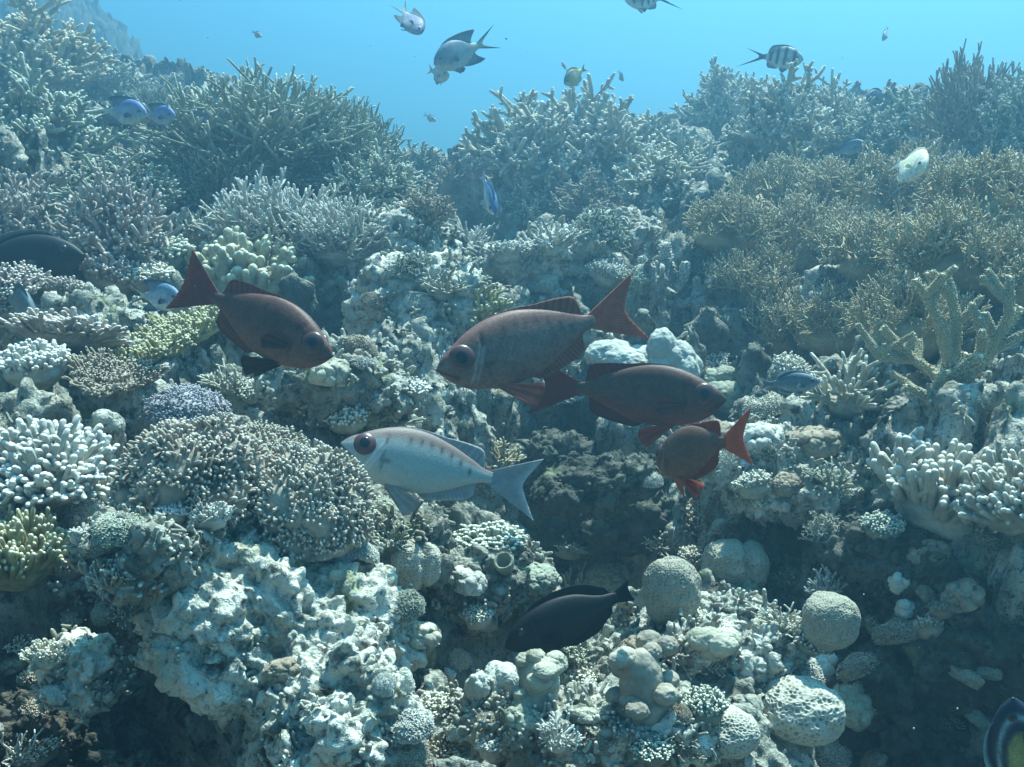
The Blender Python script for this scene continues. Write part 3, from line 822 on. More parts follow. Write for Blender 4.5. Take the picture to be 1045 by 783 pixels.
# middle
coral('sprig', 396, 436, 64, 'white pointed tuft just above the back of the silver fish', 'cream', 2, 0.9, short='white pointed tuft')
coral('sprig', 488, 325, 78, 'olive tuft of branches above the back of the middle red fish', 'yellow', 0, 0.75, short='olive tuft')
coral('sprig', 452, 298, 50, 'small cream tuft left of the olive tuft', 'cream', 1, 0.8, short='small cream tuft')
coral('sprig', 510, 470, 46, 'dim olive tuft in the shade above the tail of the silver fish', 'olive', 2, 0.9, short='dim olive tuft')
coral('bush', 545, 172, 135, 'left half of the big cream branching crown beside the blue gap', 'cream', 0, 0.95, short='left crown coral')
coral('bush', 605, 175, 125, 'right half of the big cream branching crown beside the blue gap', 'cream', 1, 1.0, short='right crown coral')
coral('bush', 545, 225, 88, 'cream branching coral lower on the dark wall under the crown', 'cream', 2, 0.9, short='lower wall coral')
coral('sprig', 488, 178, 34, 'tiny pinkish tuft on a stalk in the blue gap', 'pink', 0, 0.9, short='tiny pinkish tuft')
coral('bush', 662, 160, 70, 'dark rounded bush right of the cream crown', 'grey', 0, 1.0, short='dark bush right of the crown')
coral('bush', 600, 215, 70, 'dim bush on the dark wall below the right crown', 'brown', 1, 0.9, short='dim bush on the wall')
coral('bush', 690, 200, 110, 'pale cream branching coral with ragged arms left of the fire coral', 'cream', 1, 0.8, short='pale ragged branching coral')
# skyline, upper right
coral('bush', 737, 122, 84, 'leftmost branching head on the right skyline under the striped fish', 'cream', 2, 1.15, short='leftmost right skyline head')
coral('bush', 795, 140, 105, 'rounded branching head directly below the striped fish', 'cream', 0, 1.1, short='rounded head below the striped fish')
coral('bush', 846, 140, 80, 'branching head right of the rounded one on the right skyline', 'cream', 1, 1.1, short='third skyline head')
coral('bush', 892, 150, 85, 'low branching head in the middle of the right skyline', 'grey', 2, 0.9, short='low skyline head')
coral('bush', 940, 150, 95, 'ragged branching head right of the low one on the right skyline', 'grey', 0, 1.0, short='ragged skyline head')
coral('stag', 990, 142, 85, 'tall dark armed staghorn on the right skyline', 'brown', 1, 1.3, short='tall dark armed staghorn')
coral('bush', 1032, 140, 90, 'skyline branching head cut by the right edge', 'grey', 2, 1.2, short='skyline staghorn at the right edge')
# fire coral slope at right
coral('fire', 800, 212, 125, 'fire coral on the upper left shoulder of the golden thicket', 'olive', 0, 0.95, 1.0, rotz=0)
coral('fire', 868, 208, 125, 'fire coral at the top of the golden thicket left of the lemon fish', 'olive', 1, 0.85, 1.0, rotz=67)
coral('fire', 938, 212, 120, 'fire coral directly under the pale lemon fish', 'olive', 2, 1.0, 1.0, rotz=134)
coral('fire', 1008, 212, 125, 'fire coral at the top right of the golden thicket', 'olive', 3, 0.9, 1.0, rotz=201)
coral('fire', 832, 262, 135, 'wide fire coral in the left middle of the golden thicket', 'olive', 1, 0.95, 1.0, rotz=268)
coral('fire', 902, 268, 135, 'fullest fire coral at the centre of the golden thicket', 'olive', 0, 0.85, 1.0, rotz=335)
coral('fire', 972, 272, 130, 'fire coral in the right middle of the golden thicket', 'olive', 3, 1.0, 1.0, rotz=42)
coral('fire', 1040, 290, 125, 'fire coral cut by the right edge behind the thick armed staghorn', 'olive', 2, 0.9, 1.0, rotz=109)
coral('fire', 785, 345, 115, 'shaded fire coral at the lower left foot of the golden thicket', 'olive', 2, 0.95, 1.0, rotz=176)
coral('fire', 850, 338, 120, 'low fire coral above the cream pointed tuft', 'olive', 3, 0.85, 1.0, rotz=243)
coral('fire', 928, 342, 125, 'low fire coral behind the thick armed staghorn', 'olive', 1, 1.0, 1.0, rotz=310)
coral('fire', 742, 240, 110, 'sparse fire coral left of the golden thicket', 'olive', 0, 0.9, 1.0, rotz=17)
coral('fire', 765, 298, 105, 'dim fire coral in the hollow left of the golden thicket', 'olive', 1, 0.95, 1.0, rotz=84)
LANDMARK += [(880, 240, 'golden fire coral thicket')]
BIG = [([(0, 0, 0), (.02, .22, 0), (-.02, .42, -.02)], .052, .036), ([(-.02, .42, -.02), (-.10, .70, -.05), (-.24, .98, -.05)], .036, .020),
       ([(0, .38, 0), (.02, .70, .03), (-.04, .98, .05)], .036, .020), ([(.02, .22, 0), (.20, .50, 0), (.34, .78, .02)], .044, .024),
       ([(.20, .50, 0), (.26, .75, -.04), (.25, 1.0, -.04)], .030, .019), ([(-.02, .30, 0), (-.22, .46, .06), (-.34, .62, .1)], .034, .020),
       ([(-.16, .42, .05), (-.36, .44, .08), (-.44, .58, .1)], .028, .018), ([(.14, .42, 0), (.12, .60, -.08), (.08, .74, -.1)], .028, .018),
       ([(0, .10, 0), (-.16, .22, -.1), (-.28, .30, -.14)], .034, .02)]
rgb = np.random.default_rng(9)
for pts_, r0_, r1_ in list(BIG):
    for _ in range(3):
        t_ = rgb.uniform(.35, .85); k_ = 0 if t_ < .5 else 1
        a0, a1 = np.array(pts_[k_]), np.array(pts_[k_ + 1]); b0 = a0 + (a1 - a0) * ((t_ - .5 * k_) * 2)
        dv = unit(a1 - a0 + rgb.normal(0, .10, 3)); e_ = b0 + np.array([dv[0] * .10 + rgb.choice([-1, 1]) * .09, dv[1] * .12 + .07, dv[2] * .05 + rgb.normal(0, .06)])
        BIG.append(([tuple(b0), tuple((b0 + e_) / 2 + np.array([0, -.01, 0])), tuple(e_)], r1_ * 1.0, r1_ * .75))
coral('stag', 958, 428, 150, 'thick armed bumpy staghorn standing alone above the white finger coral at right', mesh=proto_big_stag(5, BIG).mesh('staghorn_coral', M['tan']), hs=0.80, rotz=0, name='staghorn_coral', d=2.25, short='thick armed staghorn')
UPR = [([(0, 0, 0), (0, .3, 0), (-.02, .62, 0)], .055, .040), ([(0, .2, 0), (-.16, .36, .05), (-.22, .50, .05)], .042, .034),
       ([(.02, .2, 0), (.14, .32, 0), (.16, .46, 0)], .042, .034), ([(0, .1, 0), (.25, .12, 0), (.38, .26, 0)], .042, .03),
       ([(.25, .12, 0), (.42, .06, 0), (.60, .10, 0)], .034, .022), ([(.25, .13, 0), (.28, .22, .05), (.27, .32, .05)], .034, .028)]
coral('stag', 700, 318, 95, 'stubby bumpy pale coral with one upright arm right of the middle red tail', mesh=proto_big_stag(6, UPR).mesh('branching_coral', M['white']), hs=1.0, rotz=0, name='branching_coral', short='stubby bumpy coral')
coral('sprig', 865, 412, 92, 'cream pointed tuft right of the grey damselfish', 'cream', 0, 0.9, short='cream pointed tuft')
coral('finger', 965, 520, 150, 'large white finger coral below the thick armed staghorn', 'nub', 3, 1.0, tilt=(20, -4), short='large white finger coral')
coral('finger', 1045, 515, 120, 'white finger coral cut by the right edge beside the large one', 'nub', 1, 1.0, tilt=(20, 0), short='right edge finger coral')
coral('lobes', 692, 380, 66, 'smooth pale folded coral right of the middle red tail', 'smooth', 0, 1.25, short='smooth folded coral')
coral('lobes', 640, 378, 66, 'low frilled smooth coral above the back of the dark red fish', 'smooth', 1, 0.7, short='low frilled coral')
coral('lobes', 742, 408, 66, 'lavender grey lobed coral right of the dark red fish snout', 'grey', 2, 0.8, short='lavender grey lobed coral')
# lower right honeycomb corals
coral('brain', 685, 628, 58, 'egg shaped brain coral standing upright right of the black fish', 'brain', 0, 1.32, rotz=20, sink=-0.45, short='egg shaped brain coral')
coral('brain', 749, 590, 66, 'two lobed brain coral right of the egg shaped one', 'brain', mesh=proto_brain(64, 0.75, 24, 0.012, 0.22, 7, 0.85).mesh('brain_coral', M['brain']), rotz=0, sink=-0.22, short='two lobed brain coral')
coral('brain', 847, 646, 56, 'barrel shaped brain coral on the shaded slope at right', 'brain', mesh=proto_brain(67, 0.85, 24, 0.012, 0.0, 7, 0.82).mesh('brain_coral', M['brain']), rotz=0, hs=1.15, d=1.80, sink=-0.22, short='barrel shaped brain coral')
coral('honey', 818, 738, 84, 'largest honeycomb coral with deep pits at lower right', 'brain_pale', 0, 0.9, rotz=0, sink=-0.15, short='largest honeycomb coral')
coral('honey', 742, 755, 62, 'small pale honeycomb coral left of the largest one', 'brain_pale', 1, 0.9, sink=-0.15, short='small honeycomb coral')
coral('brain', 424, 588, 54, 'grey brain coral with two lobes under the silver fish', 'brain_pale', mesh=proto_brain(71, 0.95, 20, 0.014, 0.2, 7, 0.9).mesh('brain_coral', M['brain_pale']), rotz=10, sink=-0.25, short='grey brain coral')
coral('column', 655, 718, 70, 'knobbly column coral with beige balls below the egg shaped brain coral', 'beige', 0, 0.75, short='knobbly column coral')
coral('column', 671, 632, 26, 'small knobbed stalk in front of the egg shaped brain coral', 'cream', 1, 1.3, short='small knobbed stalk')
coral('lobes', 730, 660, 46, 'low cream lobed coral on the pitted rock', 'cream', 1, 0.7, short='low cream lobed coral')
coral('lobes', 838, 682, 34, 'pair of small round knobs under the barrel shaped brain coral', 'smooth', 3, 0.9, short='pair of small round knobs')
coral('lobes', 917, 596, 20, 'lone pale ball coral on the dark slope', 'smooth', 2, 1.0, short='lone pale ball coral')
coral('lobes', 928, 622, 30, 'smooth pale knob coral below the lone ball on the dark slope', 'smooth', 0, 0.8, short='smooth pale knob coral')
coral('lobes', 510, 700, 36, 'pale rounded ball coral in the lower middle', 'smooth', 1, 1.0, short='pale rounded ball coral')
coral('lobes', 488, 702, 24, 'smaller ball coral left of the pale rounded one', 'smooth', 3, 1.2, short='smaller ball coral')
coral('column', 552, 712, 58, 'cream cluster of little knobs right of the pale rounded ball', 'cream', 2, 0.65, short='cream cluster of knobs')
coral('sprig', 580, 612, 48, 'small pale branching coral above the black fish', 'cream', 1, 1.1, short='small pale branching coral')
coral('knob', 628, 595, 66, 'dark mound coral between the black fish and the egg shaped brain coral', 'grey', 1, 0.9, short='dark mound coral')
coral('lobes', 556, 612, 34, 'small brown lobed coral left of the small pale branching one', 'brown', 0, 0.8, short='small brown lobed coral')
coral('fat', 500, 555, 70, 'knobbly grey coral under the tail of the silver fish', 'grey', 1, 0.6, short='knobbly grey coral')

# a cup sponge with an open mouth
def cup(px, py, wpx):
    p, _ = hit(px, py); w = wpx * depth(p) / F
    prof = [(0.30, 0), (0.40, .3), (0.47, .6), (0.5, .85), (0.46, .95), (0.36, .90), (0.30, .6), (0.24, .3), (0.02, .2)]
    k = 28; a = np.arange(k) / k * 2 * math.pi
    V = np.concatenate([np.stack([r_ * np.cos(a), r_ * np.sin(a), np.full(k, z)], 1) for r_, z in prof])
    V *= (1 + 0.10 * fbm(V + 4, 3, 3, 5))[:, None]
    me = mesh_np('cup_sponge', V * w, grid_faces(len(prof), k), None, {'tip': np.zeros(len(V))}, None, M['grey'])
    o = link('cup_sponge', me, None, p - Vector((0, 0, 0.1 * w))); o.rotation_euler = (R(38), R(-12), 0)
    tag(o, 'small grey cup sponge with open mouth on the pitted rock', 'sponge')
    PLACED.append((px, py, 16)); LANDMARK.append((px, py, 'cup sponge'))
cup(517, 580, 21)

#__FISH__
# ------------------------------------------------------------------ fish
def fish_mat(name, fin=False, mottled=True):
    m, n, l, b = nt(name)
    a = n.new('ShaderNodeAttribute'); a.attribute_name = 'Col'
    tcn = n.new('ShaderNodeTexCoord'); co = tcn.outputs['Object']
    nz = noise(n, l, co, 60, 4, 0.7)
    c = mix(n, l, rampf(n, l, nz, 0.3, 0.7), a.outputs['Color'], a.outputs['Color'])
    dk = mix(n, l, 1.0, a.outputs['Color'], (0.72, 0.72, 0.72) if mottled else (0.93, 0.93, 0.93), 'MULTIPLY')
    c = mix(n, l, rampf(n, l, nz, 0.35, 0.65), dk, a.outputs['Color'])
    if not fin:
        vs_ = n.new('ShaderNodeTexVoronoi'); vs_.inputs['Scale'].default_value = 210; l.new(co, vs_.inputs['Vector'])
        mott_ = noise(n, l, co, 22, 4, 0.6)
        d2 = mix(n, l, 1.0, c, (0.80, 0.79, 0.79), 'MULTIPLY'); c = mix(n, l, rampf(n, l, mott_, 0.50, 0.70), c, d2) if mottled else c
        d3 = mix(n, l, 1.0, c, (0.74, 0.72, 0.72) if mottled else (0.90, 0.90, 0.90), 'MULTIPLY'); c = mix(n, l, rampf(n, l, vs_.outputs['Distance'], 0.25, 0.75), c, d3)
    l.new(c, b.inputs['Base Color'])
    b.inputs['Roughness'].default_value = 0.55; b.inputs['Specular IOR Level'].default_value = 0.22
    if not fin:
        v = n.new('ShaderNodeTexVoronoi'); v.inputs['Scale'].default_value = 330; l.new(co, v.inputs['Vector'])
        bp = n.new('ShaderNodeBump'); bp.inputs['Strength'].default_value = 0.25; bp.inputs['Distance'].default_value = 0.0008
        l.new(v.outputs['Distance'], bp.inputs['Height']); l.new(bp.outputs[0], b.inputs['Normal'])
    else:
        t = n.new('ShaderNodeBsdfTranslucent'); l.new(c, t.inputs['Color'])
        ms = n.new('ShaderNodeMixShader'); ms.inputs[0].default_value = 0.45
        l.new(b.outputs[0], ms.inputs[1]); l.new(t.outputs[0], ms.inputs[2])
        l.new(ms.outputs[0], n['Material Output'].inputs['Surface'])
    return m
M['fish'] = fish_mat('fish_skin'); M['fin'] = fish_mat('fish_fin', True); M['fish_pale'] = fish_mat('pale_fish_skin', False, False)
def plain(name, col, rough=0.25):
    m, n, l, b = nt(name)
    tcn = n.new('ShaderNodeTexCoord')
    c = mix(n, l, noise(n, l, tcn.outputs['Object'], 40, 3), tuple(x * 0.8 for x in col), col)
    l.new(c, b.inputs['Base Color']); b.inputs['Roughness'].default_value = rough
    return m
M['pupil'] = plain('fish_pupil', (0.006, 0.006, 0.010), 0.12)
IRIS = {}
def iris(col):
    if col not in IRIS: IRIS[col] = plain('fish_iris', col, 0.3)
    return IRIS[col]

BIGEYE = dict(
    top=[(0, .012), (.03, .045), (.11, .098), (.205, .15), (.34, .196), (.5, .205), (.68, .163), (.84, .098), (.96, .045), (1, .042)],
    bot=[(0, .010), (.033, .060), (.11, .135), (.245, .192), (.47, .218), (.576, .205), (.735, .142), (.867, .075), (.96, .042), (1, .042)],
    wid=[(0, .010), (.05, .036), (.15, .064), (.3, .078), (.5, .074), (.7, .05), (.9, .024), (1, .015)],
    dorsal=[(.27, .0), (.33, .018), (.5, .022), (.64, .034), (.76, .07), (.85, .092), (.90, .07), (.94, .0)], dsweep=.05,
    anal=[(.52, .0), (.56, .045), (.68, .06), (.80, .08), (.86, .07), (.91, .0)], asweep=.05,
    tail=[(1.32, .20), (1.285, .135), (1.235, .06), (1.21, 0), (1.235, -.06), (1.285, -.14), (1.33, -.21)],
    eye=(.140, .030, .073), pelvic=(.31, .24, .16))
BIGEYE_BROAD = dict(BIGEYE, tail=[(1.30, .23), (1.28, .14), (1.262, .06), (1.255, 0), (1.262, -.06), (1.28, -.14), (1.31, -.22)])
DAMSEL = dict(
    top=[(0, .015), (.05, .09), (.15, .18), (.3, .255), (.5, .28), (.7, .215), (.88, .10), (1, .06)],
    bot=[(0, .015), (.05, .08), (.15, .165), (.3, .235), (.5, .26), (.7, .20), (.88, .095), (1, .06)],
    wid=[(0, .012), (.06, .055), (.2, .095), (.4, .105), (.7, .06), (1, .018)],
    dorsal=[(.2, .0), (.27, .06), (.5, .075), (.7, .13), (.80, .16), (.88, .03), (.93, 0)], dsweep=.30,
    anal=[(.55, .0), (.62, .07), (.72, .12), (.80, .14), (.87, .03), (.91, 0)], asweep=.26,
    tail=[(1.55, .25), (1.30, .125), (1.16, .045), (1.12, 0), (1.16, -.045), (1.28, -.115), (1.50, -.22)],
    eye=(.14, .05, .040), pelvic=(.32, .20, .10))
SERGEANT = dict(DAMSEL, dorsal=[(.2, 0), (.26, .05), (.5, .06), (.72, .09), (.82, .07), (.92, 0)], dsweep=.1,
    anal=[(.55, 0), (.62, .05), (.74, .08), (.82, .06), (.9, 0)], asweep=.1,
    tail=[(1.50, .19), (1.30, .115), (1.14, .045), (1.10, 0), (1.14, -.045), (1.32, -.14), (1.66, -.30)])
SURGEON = dict(
    top=[(0, .02), (.06, .08), (.2, .16), (.4, .205), (.65, .175), (.88, .07), (1, .04)],
    bot=[(0, .02), (.06, .07), (.2, .15), (.4, .20), (.65, .17), (.88, .07), (1, .04)],
    wid=[(0, .015), (.1, .05), (.3, .085), (.6, .07), (1, .018)],
    dorsal=[(.2, 0), (.27, .05), (.5, .06), (.75, .07), (.9, .05), (.95, 0)], dsweep=.06,
    anal=[(.42, 0), (.5, .045), (.7, .06), (.88, .045), (.94, 0)], asweep=.06,
    tail=[(1.22, .17), (1.18, .10), (1.15, .05), (1.14, 0), (1.15, -.05), (1.18, -.10), (1.22, -.17)],
    eye=(.15, .07, .03), pelvic=(.3, .12, .08))
SURGEON_S = dict(SURGEON, tail=[(1.13, .09), (1.12, .06), (1.11, .03), (1.11, 0), (1.11, -.03), (1.12, -.06), (1.13, -.09)])
SMALL = dict(DAMSEL, dorsal=[(.2, 0), (.27, .06), (.6, .08), (.8, .07), (.9, 0)], dsweep=.06,
    anal=[(.5, 0), (.58, .06), (.75, .07), (.88, 0)], asweep=.06,
    tail=[(1.28, .16), (1.20, .1), (1.15, .04), (1.13, 0), (1.15, -.04), (1.20, -.1), (1.28, -.16)])

def interp(tab, s):
    a = np.array(tab)
    # smooth (cubic Hermite) interpolation
    x, y = a[:, 0], a[:, 1]
    m = np.gradient(y, x)
    i = np.clip(np.searchsorted(x, s, side='right') - 1, 0, len(x) - 2)
    h = x[i + 1] - x[i]; t = np.clip((s - x[i]) / h, 0, 1)
    return ((1 + 2 * t) * (1 - t) ** 2 * y[i] + t * (1 - t) ** 2 * h * m[i] + t * t * (3 - 2 * t) * y[i + 1] + t * t * (t - 1) * h * m[i + 1])

def sheet(root, outer, tn=.006, te=.0016, nv=9, ripple=.0022, rays=22, bow=None):
    """thin fin between a root line and an outer line (both (n,3)); returns verts, quads, u, v"""
    n = len(root); vv = np.linspace(0, 1, nv)
    P = root[None] * (1 - vv)[:, None, None] + outer[None] * vv[:, None, None]       # nv,n,3
    uu = np.linspace(0, 1, n)
    off = ripple * np.sin(uu * rays * 2 * math.pi)[None] * np.minimum(vv * 2, 1)[:, None]
    if bow is not None: P = P + np.asarray(bow)[None, None] * (np.sin(vv * math.pi * 0.7)[:, None, None])
    th = tn * (1 - vv) + te * vv
    A_, B_ = P.copy(), P.copy()
    A_[..., 1] += off + th[:, None] / 2; B_[..., 1] += off - th[:, None] / 2
    V = np.concatenate([A_.reshape(-1, 3), B_.reshape(-1, 3)])
    q = grid_faces(nv, n, wrap=False); m = nv * n
    Q = np.concatenate([q, q[:, ::-1] + m])
    # rim along the outer edge and both sides
    e = (nv - 1) * n + np.arange(n)
    Q = np.concatenate([Q, np.stack([e[:-1], e[1:], e[1:] + m, e[:-1] + m], 1)])
    for c in (0, n - 1):
        s_ = np.arange(nv) * n + c
        Q = np.concatenate([Q, np.stack([s_[:-1], s_[1:], s_[1:] + m, s_[:-1] + m], 1)])
    U = np.tile(np.tile(uu, nv), 2); Vv = np.tile(np.repeat(vv, n), 2)
    return V, Q, U, Vv

def fish(label, spec, nose, tailp, dn, dt, body_col, fin_col, iris_col=(.2, .05, .04), roll=0.0, pitchup=tuple(UPV), tailyaw=0.0,
         name='fish', cat='fish', group=None, eyes=True, short=None, deep=1.0, bend=0.0, pect=True, skin='fish'):
    """nose and tailp: photo points of the snout and of the tail root, dn and dt their distances"""
    pn, pt = Vector(at(*nose, dn)), Vector(at(*tailp, dt))
    X = (pn - pt); SL = X.length; X.normalize()
    Z = Vector(pitchup) - X * Vector(pitchup).dot(X); Z.normalize()
    Z = Matrix.Rotation(R(roll), 3, X) @ Z
    Y = Z.cross(X)
    root = bpy.data.objects.new(name, None); COL.objects.link(root)
    root.empty_display_size = 0.05
    root.matrix_world = Matrix(((X.x, Y.x, Z.x, pn.x), (X.y, Y.y, Z.y, pn.y), (X.z, Y.z, Z.z, pn.z), (0, 0, 0, 1)))
    tag(root, label, cat, group)
    n, k = 90, 48
    s = 0.5 - 0.5 * np.cos(np.linspace(0, math.pi, n)); s = 0.35 * np.linspace(0, 1, n) + 0.65 * s
    top, bot, wid = interp(spec['top'], s) * deep, interp(spec['bot'], s) * deep, interp(spec['wid'], s)
    a = np.arange(k) / k * 2 * math.pi
    ca, sa = np.cos(a), np.sin(a)
    zz = np.where(sa > 0, top[:, None] * (np.abs(sa) ** 1.0), -bot[:, None] * (np.abs(sa) ** 1.0))
    yy = wid[:, None] * np.sign(ca) * np.abs(ca) ** 0.9
    gill = 0.006 * np.exp(-((s[:, None] - .255 - .02 * np.cos(a)[None]) / .012) ** 2) * (np.abs(sa)[None] < .75)
    yy = yy * (1 - gill * 12)
    V = np.stack([np.repeat(-s[:, None], k, 1), yy, zz], -1).reshape(-1, 3)
    Q = grid_faces(n, k)
    VV, QQ, CC, MI = [V], [Q], [], [np.zeros(len(Q), int)]
    S2 = np.repeat(s, k); Hn = np.where(zz > 0, zz / (top[:, None] + 1e-6), zz / (bot[:, None] + 1e-6)).ravel()
    CC.append(body_col(S2, V[:, 2], Hn))
    # end caps
    for e, off_ in ((0, 0), (n - 1, 0)):
        c_ = len(np.concatenate(VV)); ring = e * k + np.arange(k)
        VV.append(V[ring].mean(0)[None] + np.array([[0.006 if e == 0 else -0.004, 0, 0]])); CC.append(CC[0][ring[:1]])
        tq = np.stack([ring, np.roll(ring, -1), np.full(k, c_), np.full(k, c_)], 1)
        QQ.append(tq[:, [0, 1, 2, 3]]); MI.append(np.zeros(k, int))
    def addfin(V_, Q_, U, Vn, col):
        QQ.append(Q_ + sum(len(x) for x in VV)); VV.append(V_); CC.append(col); MI.append(np.ones(len(Q_), int))
    # dorsal and anal fins
    for key, sgn, prof, sw in (('dorsal', 1, 'top', 'dsweep'), ('anal', -1, 'bot', 'asweep')):
        t = spec[key]; ss = np.linspace(t[0][0], t[-1][0], 60)
        hb = interp(spec[prof], ss) * deep; hf = np.maximum(np.interp(ss, [q[0] for q in t], [q[1] for q in t]), 0)
        hf = np.convolve(np.pad(hf, 2, mode='edge'), np.ones(5) / 5, 'valid')
        rt = np.stack([-ss, 0 * ss, sgn * hb * 0.93], 1)
        ou = np.stack([-ss - spec[sw] * (hf / (max(hf) + 1e-6)) ** 1.5, 0 * ss, sgn * (hb * 0.93 + hf)], 1)
        V_, Q_, U, Vn = sheet(rt, ou, rays=26)
        addfin(V_, Q_, U, Vn, fin_col(key, U, Vn))
    # tail
    t = np.array(spec['tail']); u = np.linspace(0, 1, 49); tt = np.linspace(0, 1, len(t))
    ox = np.interp(u, tt, t[:, 0]); oz = np.interp(u, tt, t[:, 1])
    ox = np.convolve(np.pad(ox, 3, mode='reflect', reflect_type='odd'), np.ones(7) / 7, 'valid'); oz = np.convolve(np.pad(oz, 3, mode='reflect', reflect_type='odd'), np.ones(7) / 7, 'valid')
    rt = np.stack([np.full(49, -.97), 0 * u, np.linspace(.042, -.042, 49)], 1)
    ou = np.stack([-ox, math.sin(R(tailyaw)) * (ox - .97), oz], 1)
    V_, Q_, U, Vn = sheet(rt, ou, tn=.012, nv=14, rays=18, ripple=.002)
    addfin(V_, Q_, U, Vn, fin_col('tail', U, Vn))
    # pelvic and pectoral pairs
    ps, pl, pw = spec['pelvic']
    zb = -float(interp(spec['bot'], np.array([ps]))[0]) * deep
    for sgn in (1, -1):
        u = np.linspace(0, 1, 16)
        rt = np.stack([-(ps + .05 * u), np.full(16, sgn * .03), np.full(16, zb * .93)], 1)
        ou = np.stack([-(ps + pl * (.75 + .25 * np.sin(u * 2.2)) - 0.0 + 0 * u), sgn * (.05 + .05 * u), zb - pw * (1.0 - .75 * u)], 1)
        V_, Q_, U, Vn = sheet(rt, ou, rays=6, ripple=.0015, nv=7)
        addfin(V_, Q_, U, Vn, fin_col('pelvic', U, Vn))
        if pect:
            wy = float(interp(spec['wid'], np.array([.29]))[0])
            rt = np.stack([np.full(16, -.285), np.full(16, sgn * wy * .93), -.03 - .05 * u], 1)
            ou = np.stack([-(.285 + .16 * (.7 + .3 * np.sin(u * 3))), sgn * (wy + .05 + .02 * u), -.015 - .12 * u], 1)
            V_, Q_, U, Vn = sheet(rt, ou, rays=6, ripple=.001, nv=7, tn=.004, te=.001)
            addfin(V_, Q_, U, Vn, fin_col('pectoral', U, Vn))
    V = np.concatenate(VV); C_ = np.concatenate(CC); Qa = np.concatenate(QQ); mi = np.concatenate(MI)
    if bend:
        xx = -V[:, 0]; V[:, 1] += bend * np.maximum(xx - .35, 0) ** 2
    isT = Qa[:, 2] == Qa[:, 3]
    me = mesh_np('body', V * SL, Qa[~isT], Qa[isT][:, :3], None, C_, None)
    me.materials.append(M[skin]); me.materials.append(M['fin'])
    if len(me.polygons) == len(Qa): me.polygons.foreach_set('material_index', np.concatenate([mi[~isT], mi[isT]]).astype(np.int32))
    link('body', me, root)
    if eyes:
        es, ez, er = spec['eye']; er *= 1.0
        ez *= deep
        h = ez / (float(interp(spec['top'], np.array([es]))[0]) * deep)
        wy = float(interp(spec['wid'], np.array([es]))[0]) * (max(1 - h * h, 0.05)) ** 0.45
        V3, T3 = ico(4)
        for sgn in (1, -1):
            ev = V3 * np.array([er, er * .40, er * 1.0])
            e = link('eye', mesh_np('eye', ev * SL, None, T3, None, None, iris(iris_col)), root, (-es * SL, sgn * (wy - er * .14) * SL, ez * SL))
            slope = 0.25
            e.rotation_euler = (R(12) * sgn, 0, R(-14) * sgn)
            pv = V3 * np.array([er * .52, er * .20, er * .56]); pv[:, 1] += sgn * er * .255
            link('pupil', mesh_np('pupil', pv * SL, None, T3, None, None, M['pupil']), e)
    if short: LANDMARK.append(((nose[0] + tailp[0]) / 2, (nose[1] + tailp[1]) / 2, short))
    return root

def lerp(a, b, t): return np.asarray(a)[None] * (1 - t)[:, None] + np.asarray(b)[None] * t[:, None]
def sm(x, a, b):
    t = np.clip((x - a) / (b - a), 0, 1); return t * t * (3 - 2 * t)

def bigeye_body(back, side, belly, spots=0.5, cheek=(.45, .42, .38), gill=(.05, .03, .03), mottle=.2, seed=0):
    def f(s, z, h):
        c = lerp(belly, side, sm(h, -.75, -.1)); c = c * (1 - sm(h, .35, .75))[:, None] + np.asarray(back)[None] * sm(h, .35, .75)[:, None]
        for i, sx in enumerate(np.linspace(.42, .84, 7)):
            zc = .125 - .9 * (sx - .5) ** 2 - .02 * sx
            g = np.exp(-((s - sx) / .012) ** 2 - ((z - zc) / .024) ** 2) * spots
            c = c * (1 - g)[:, None] + np.array([.03, .02, .02])[None] * g[:, None]
        gl = np.exp(-((s - .262 - .25 * (z + .02) ** 2 * 4) / .008) ** 2) * sm(z, -.14, -.08) * (1 - sm(z, .09, .13))
        c = c * (1 - .85 * gl)[:, None] + np.asarray(gill)[None] * (.85 * gl)[:, None]
        p = np.exp(-((s - .295) / .03) ** 2 - ((z + .045) / .012) ** 2) * .8
        c = c * (1 - p)[:, None] + np.asarray(gill)[None] * p[:, None]
        for sx, w_ in ((.205, .9), (.235, .7)):
            g = np.exp(-((s - sx - .5 * (z + .03)) / .009) ** 2) * sm(z, -.15, -.1) * (1 - sm(z, .03, .08)) * w_
            c = c * (1 - g)[:, None] + np.asarray(cheek)[None] * g[:, None]
        mth = np.exp(-((z - (-.010 - .70 * s)) / .008) ** 2) * (s < .10) * .95
        c = c * (1 - mth)[:, None] + np.asarray(gill)[None] * mth[:, None]
        sc = 1 + mottle * perlin(np.stack([s * 70, z * 90, h * 0], 1), seed)
        return np.clip(c * sc[:, None], 0, 1)
    return f

def fin_simple(main, edge, tailc=None, tailedge=None, pelv=None, rays=.25, pect=None):
    def f(key, u, v):
        m, e = main, edge
        if key == 'tail' and tailc is not None: m, e = tailc, tailedge or edge
        if key == 'pelvic' and pelv is not None: m, e = pelv, pelv
        if key == 'pectoral' and pect is not None: m, e = pect, pect
        c = lerp(m, e, sm(v, .75, 1.0))
        return np.clip(c * (1 + rays * np.sin(u * 110))[:, None], 0, 1)
    return f

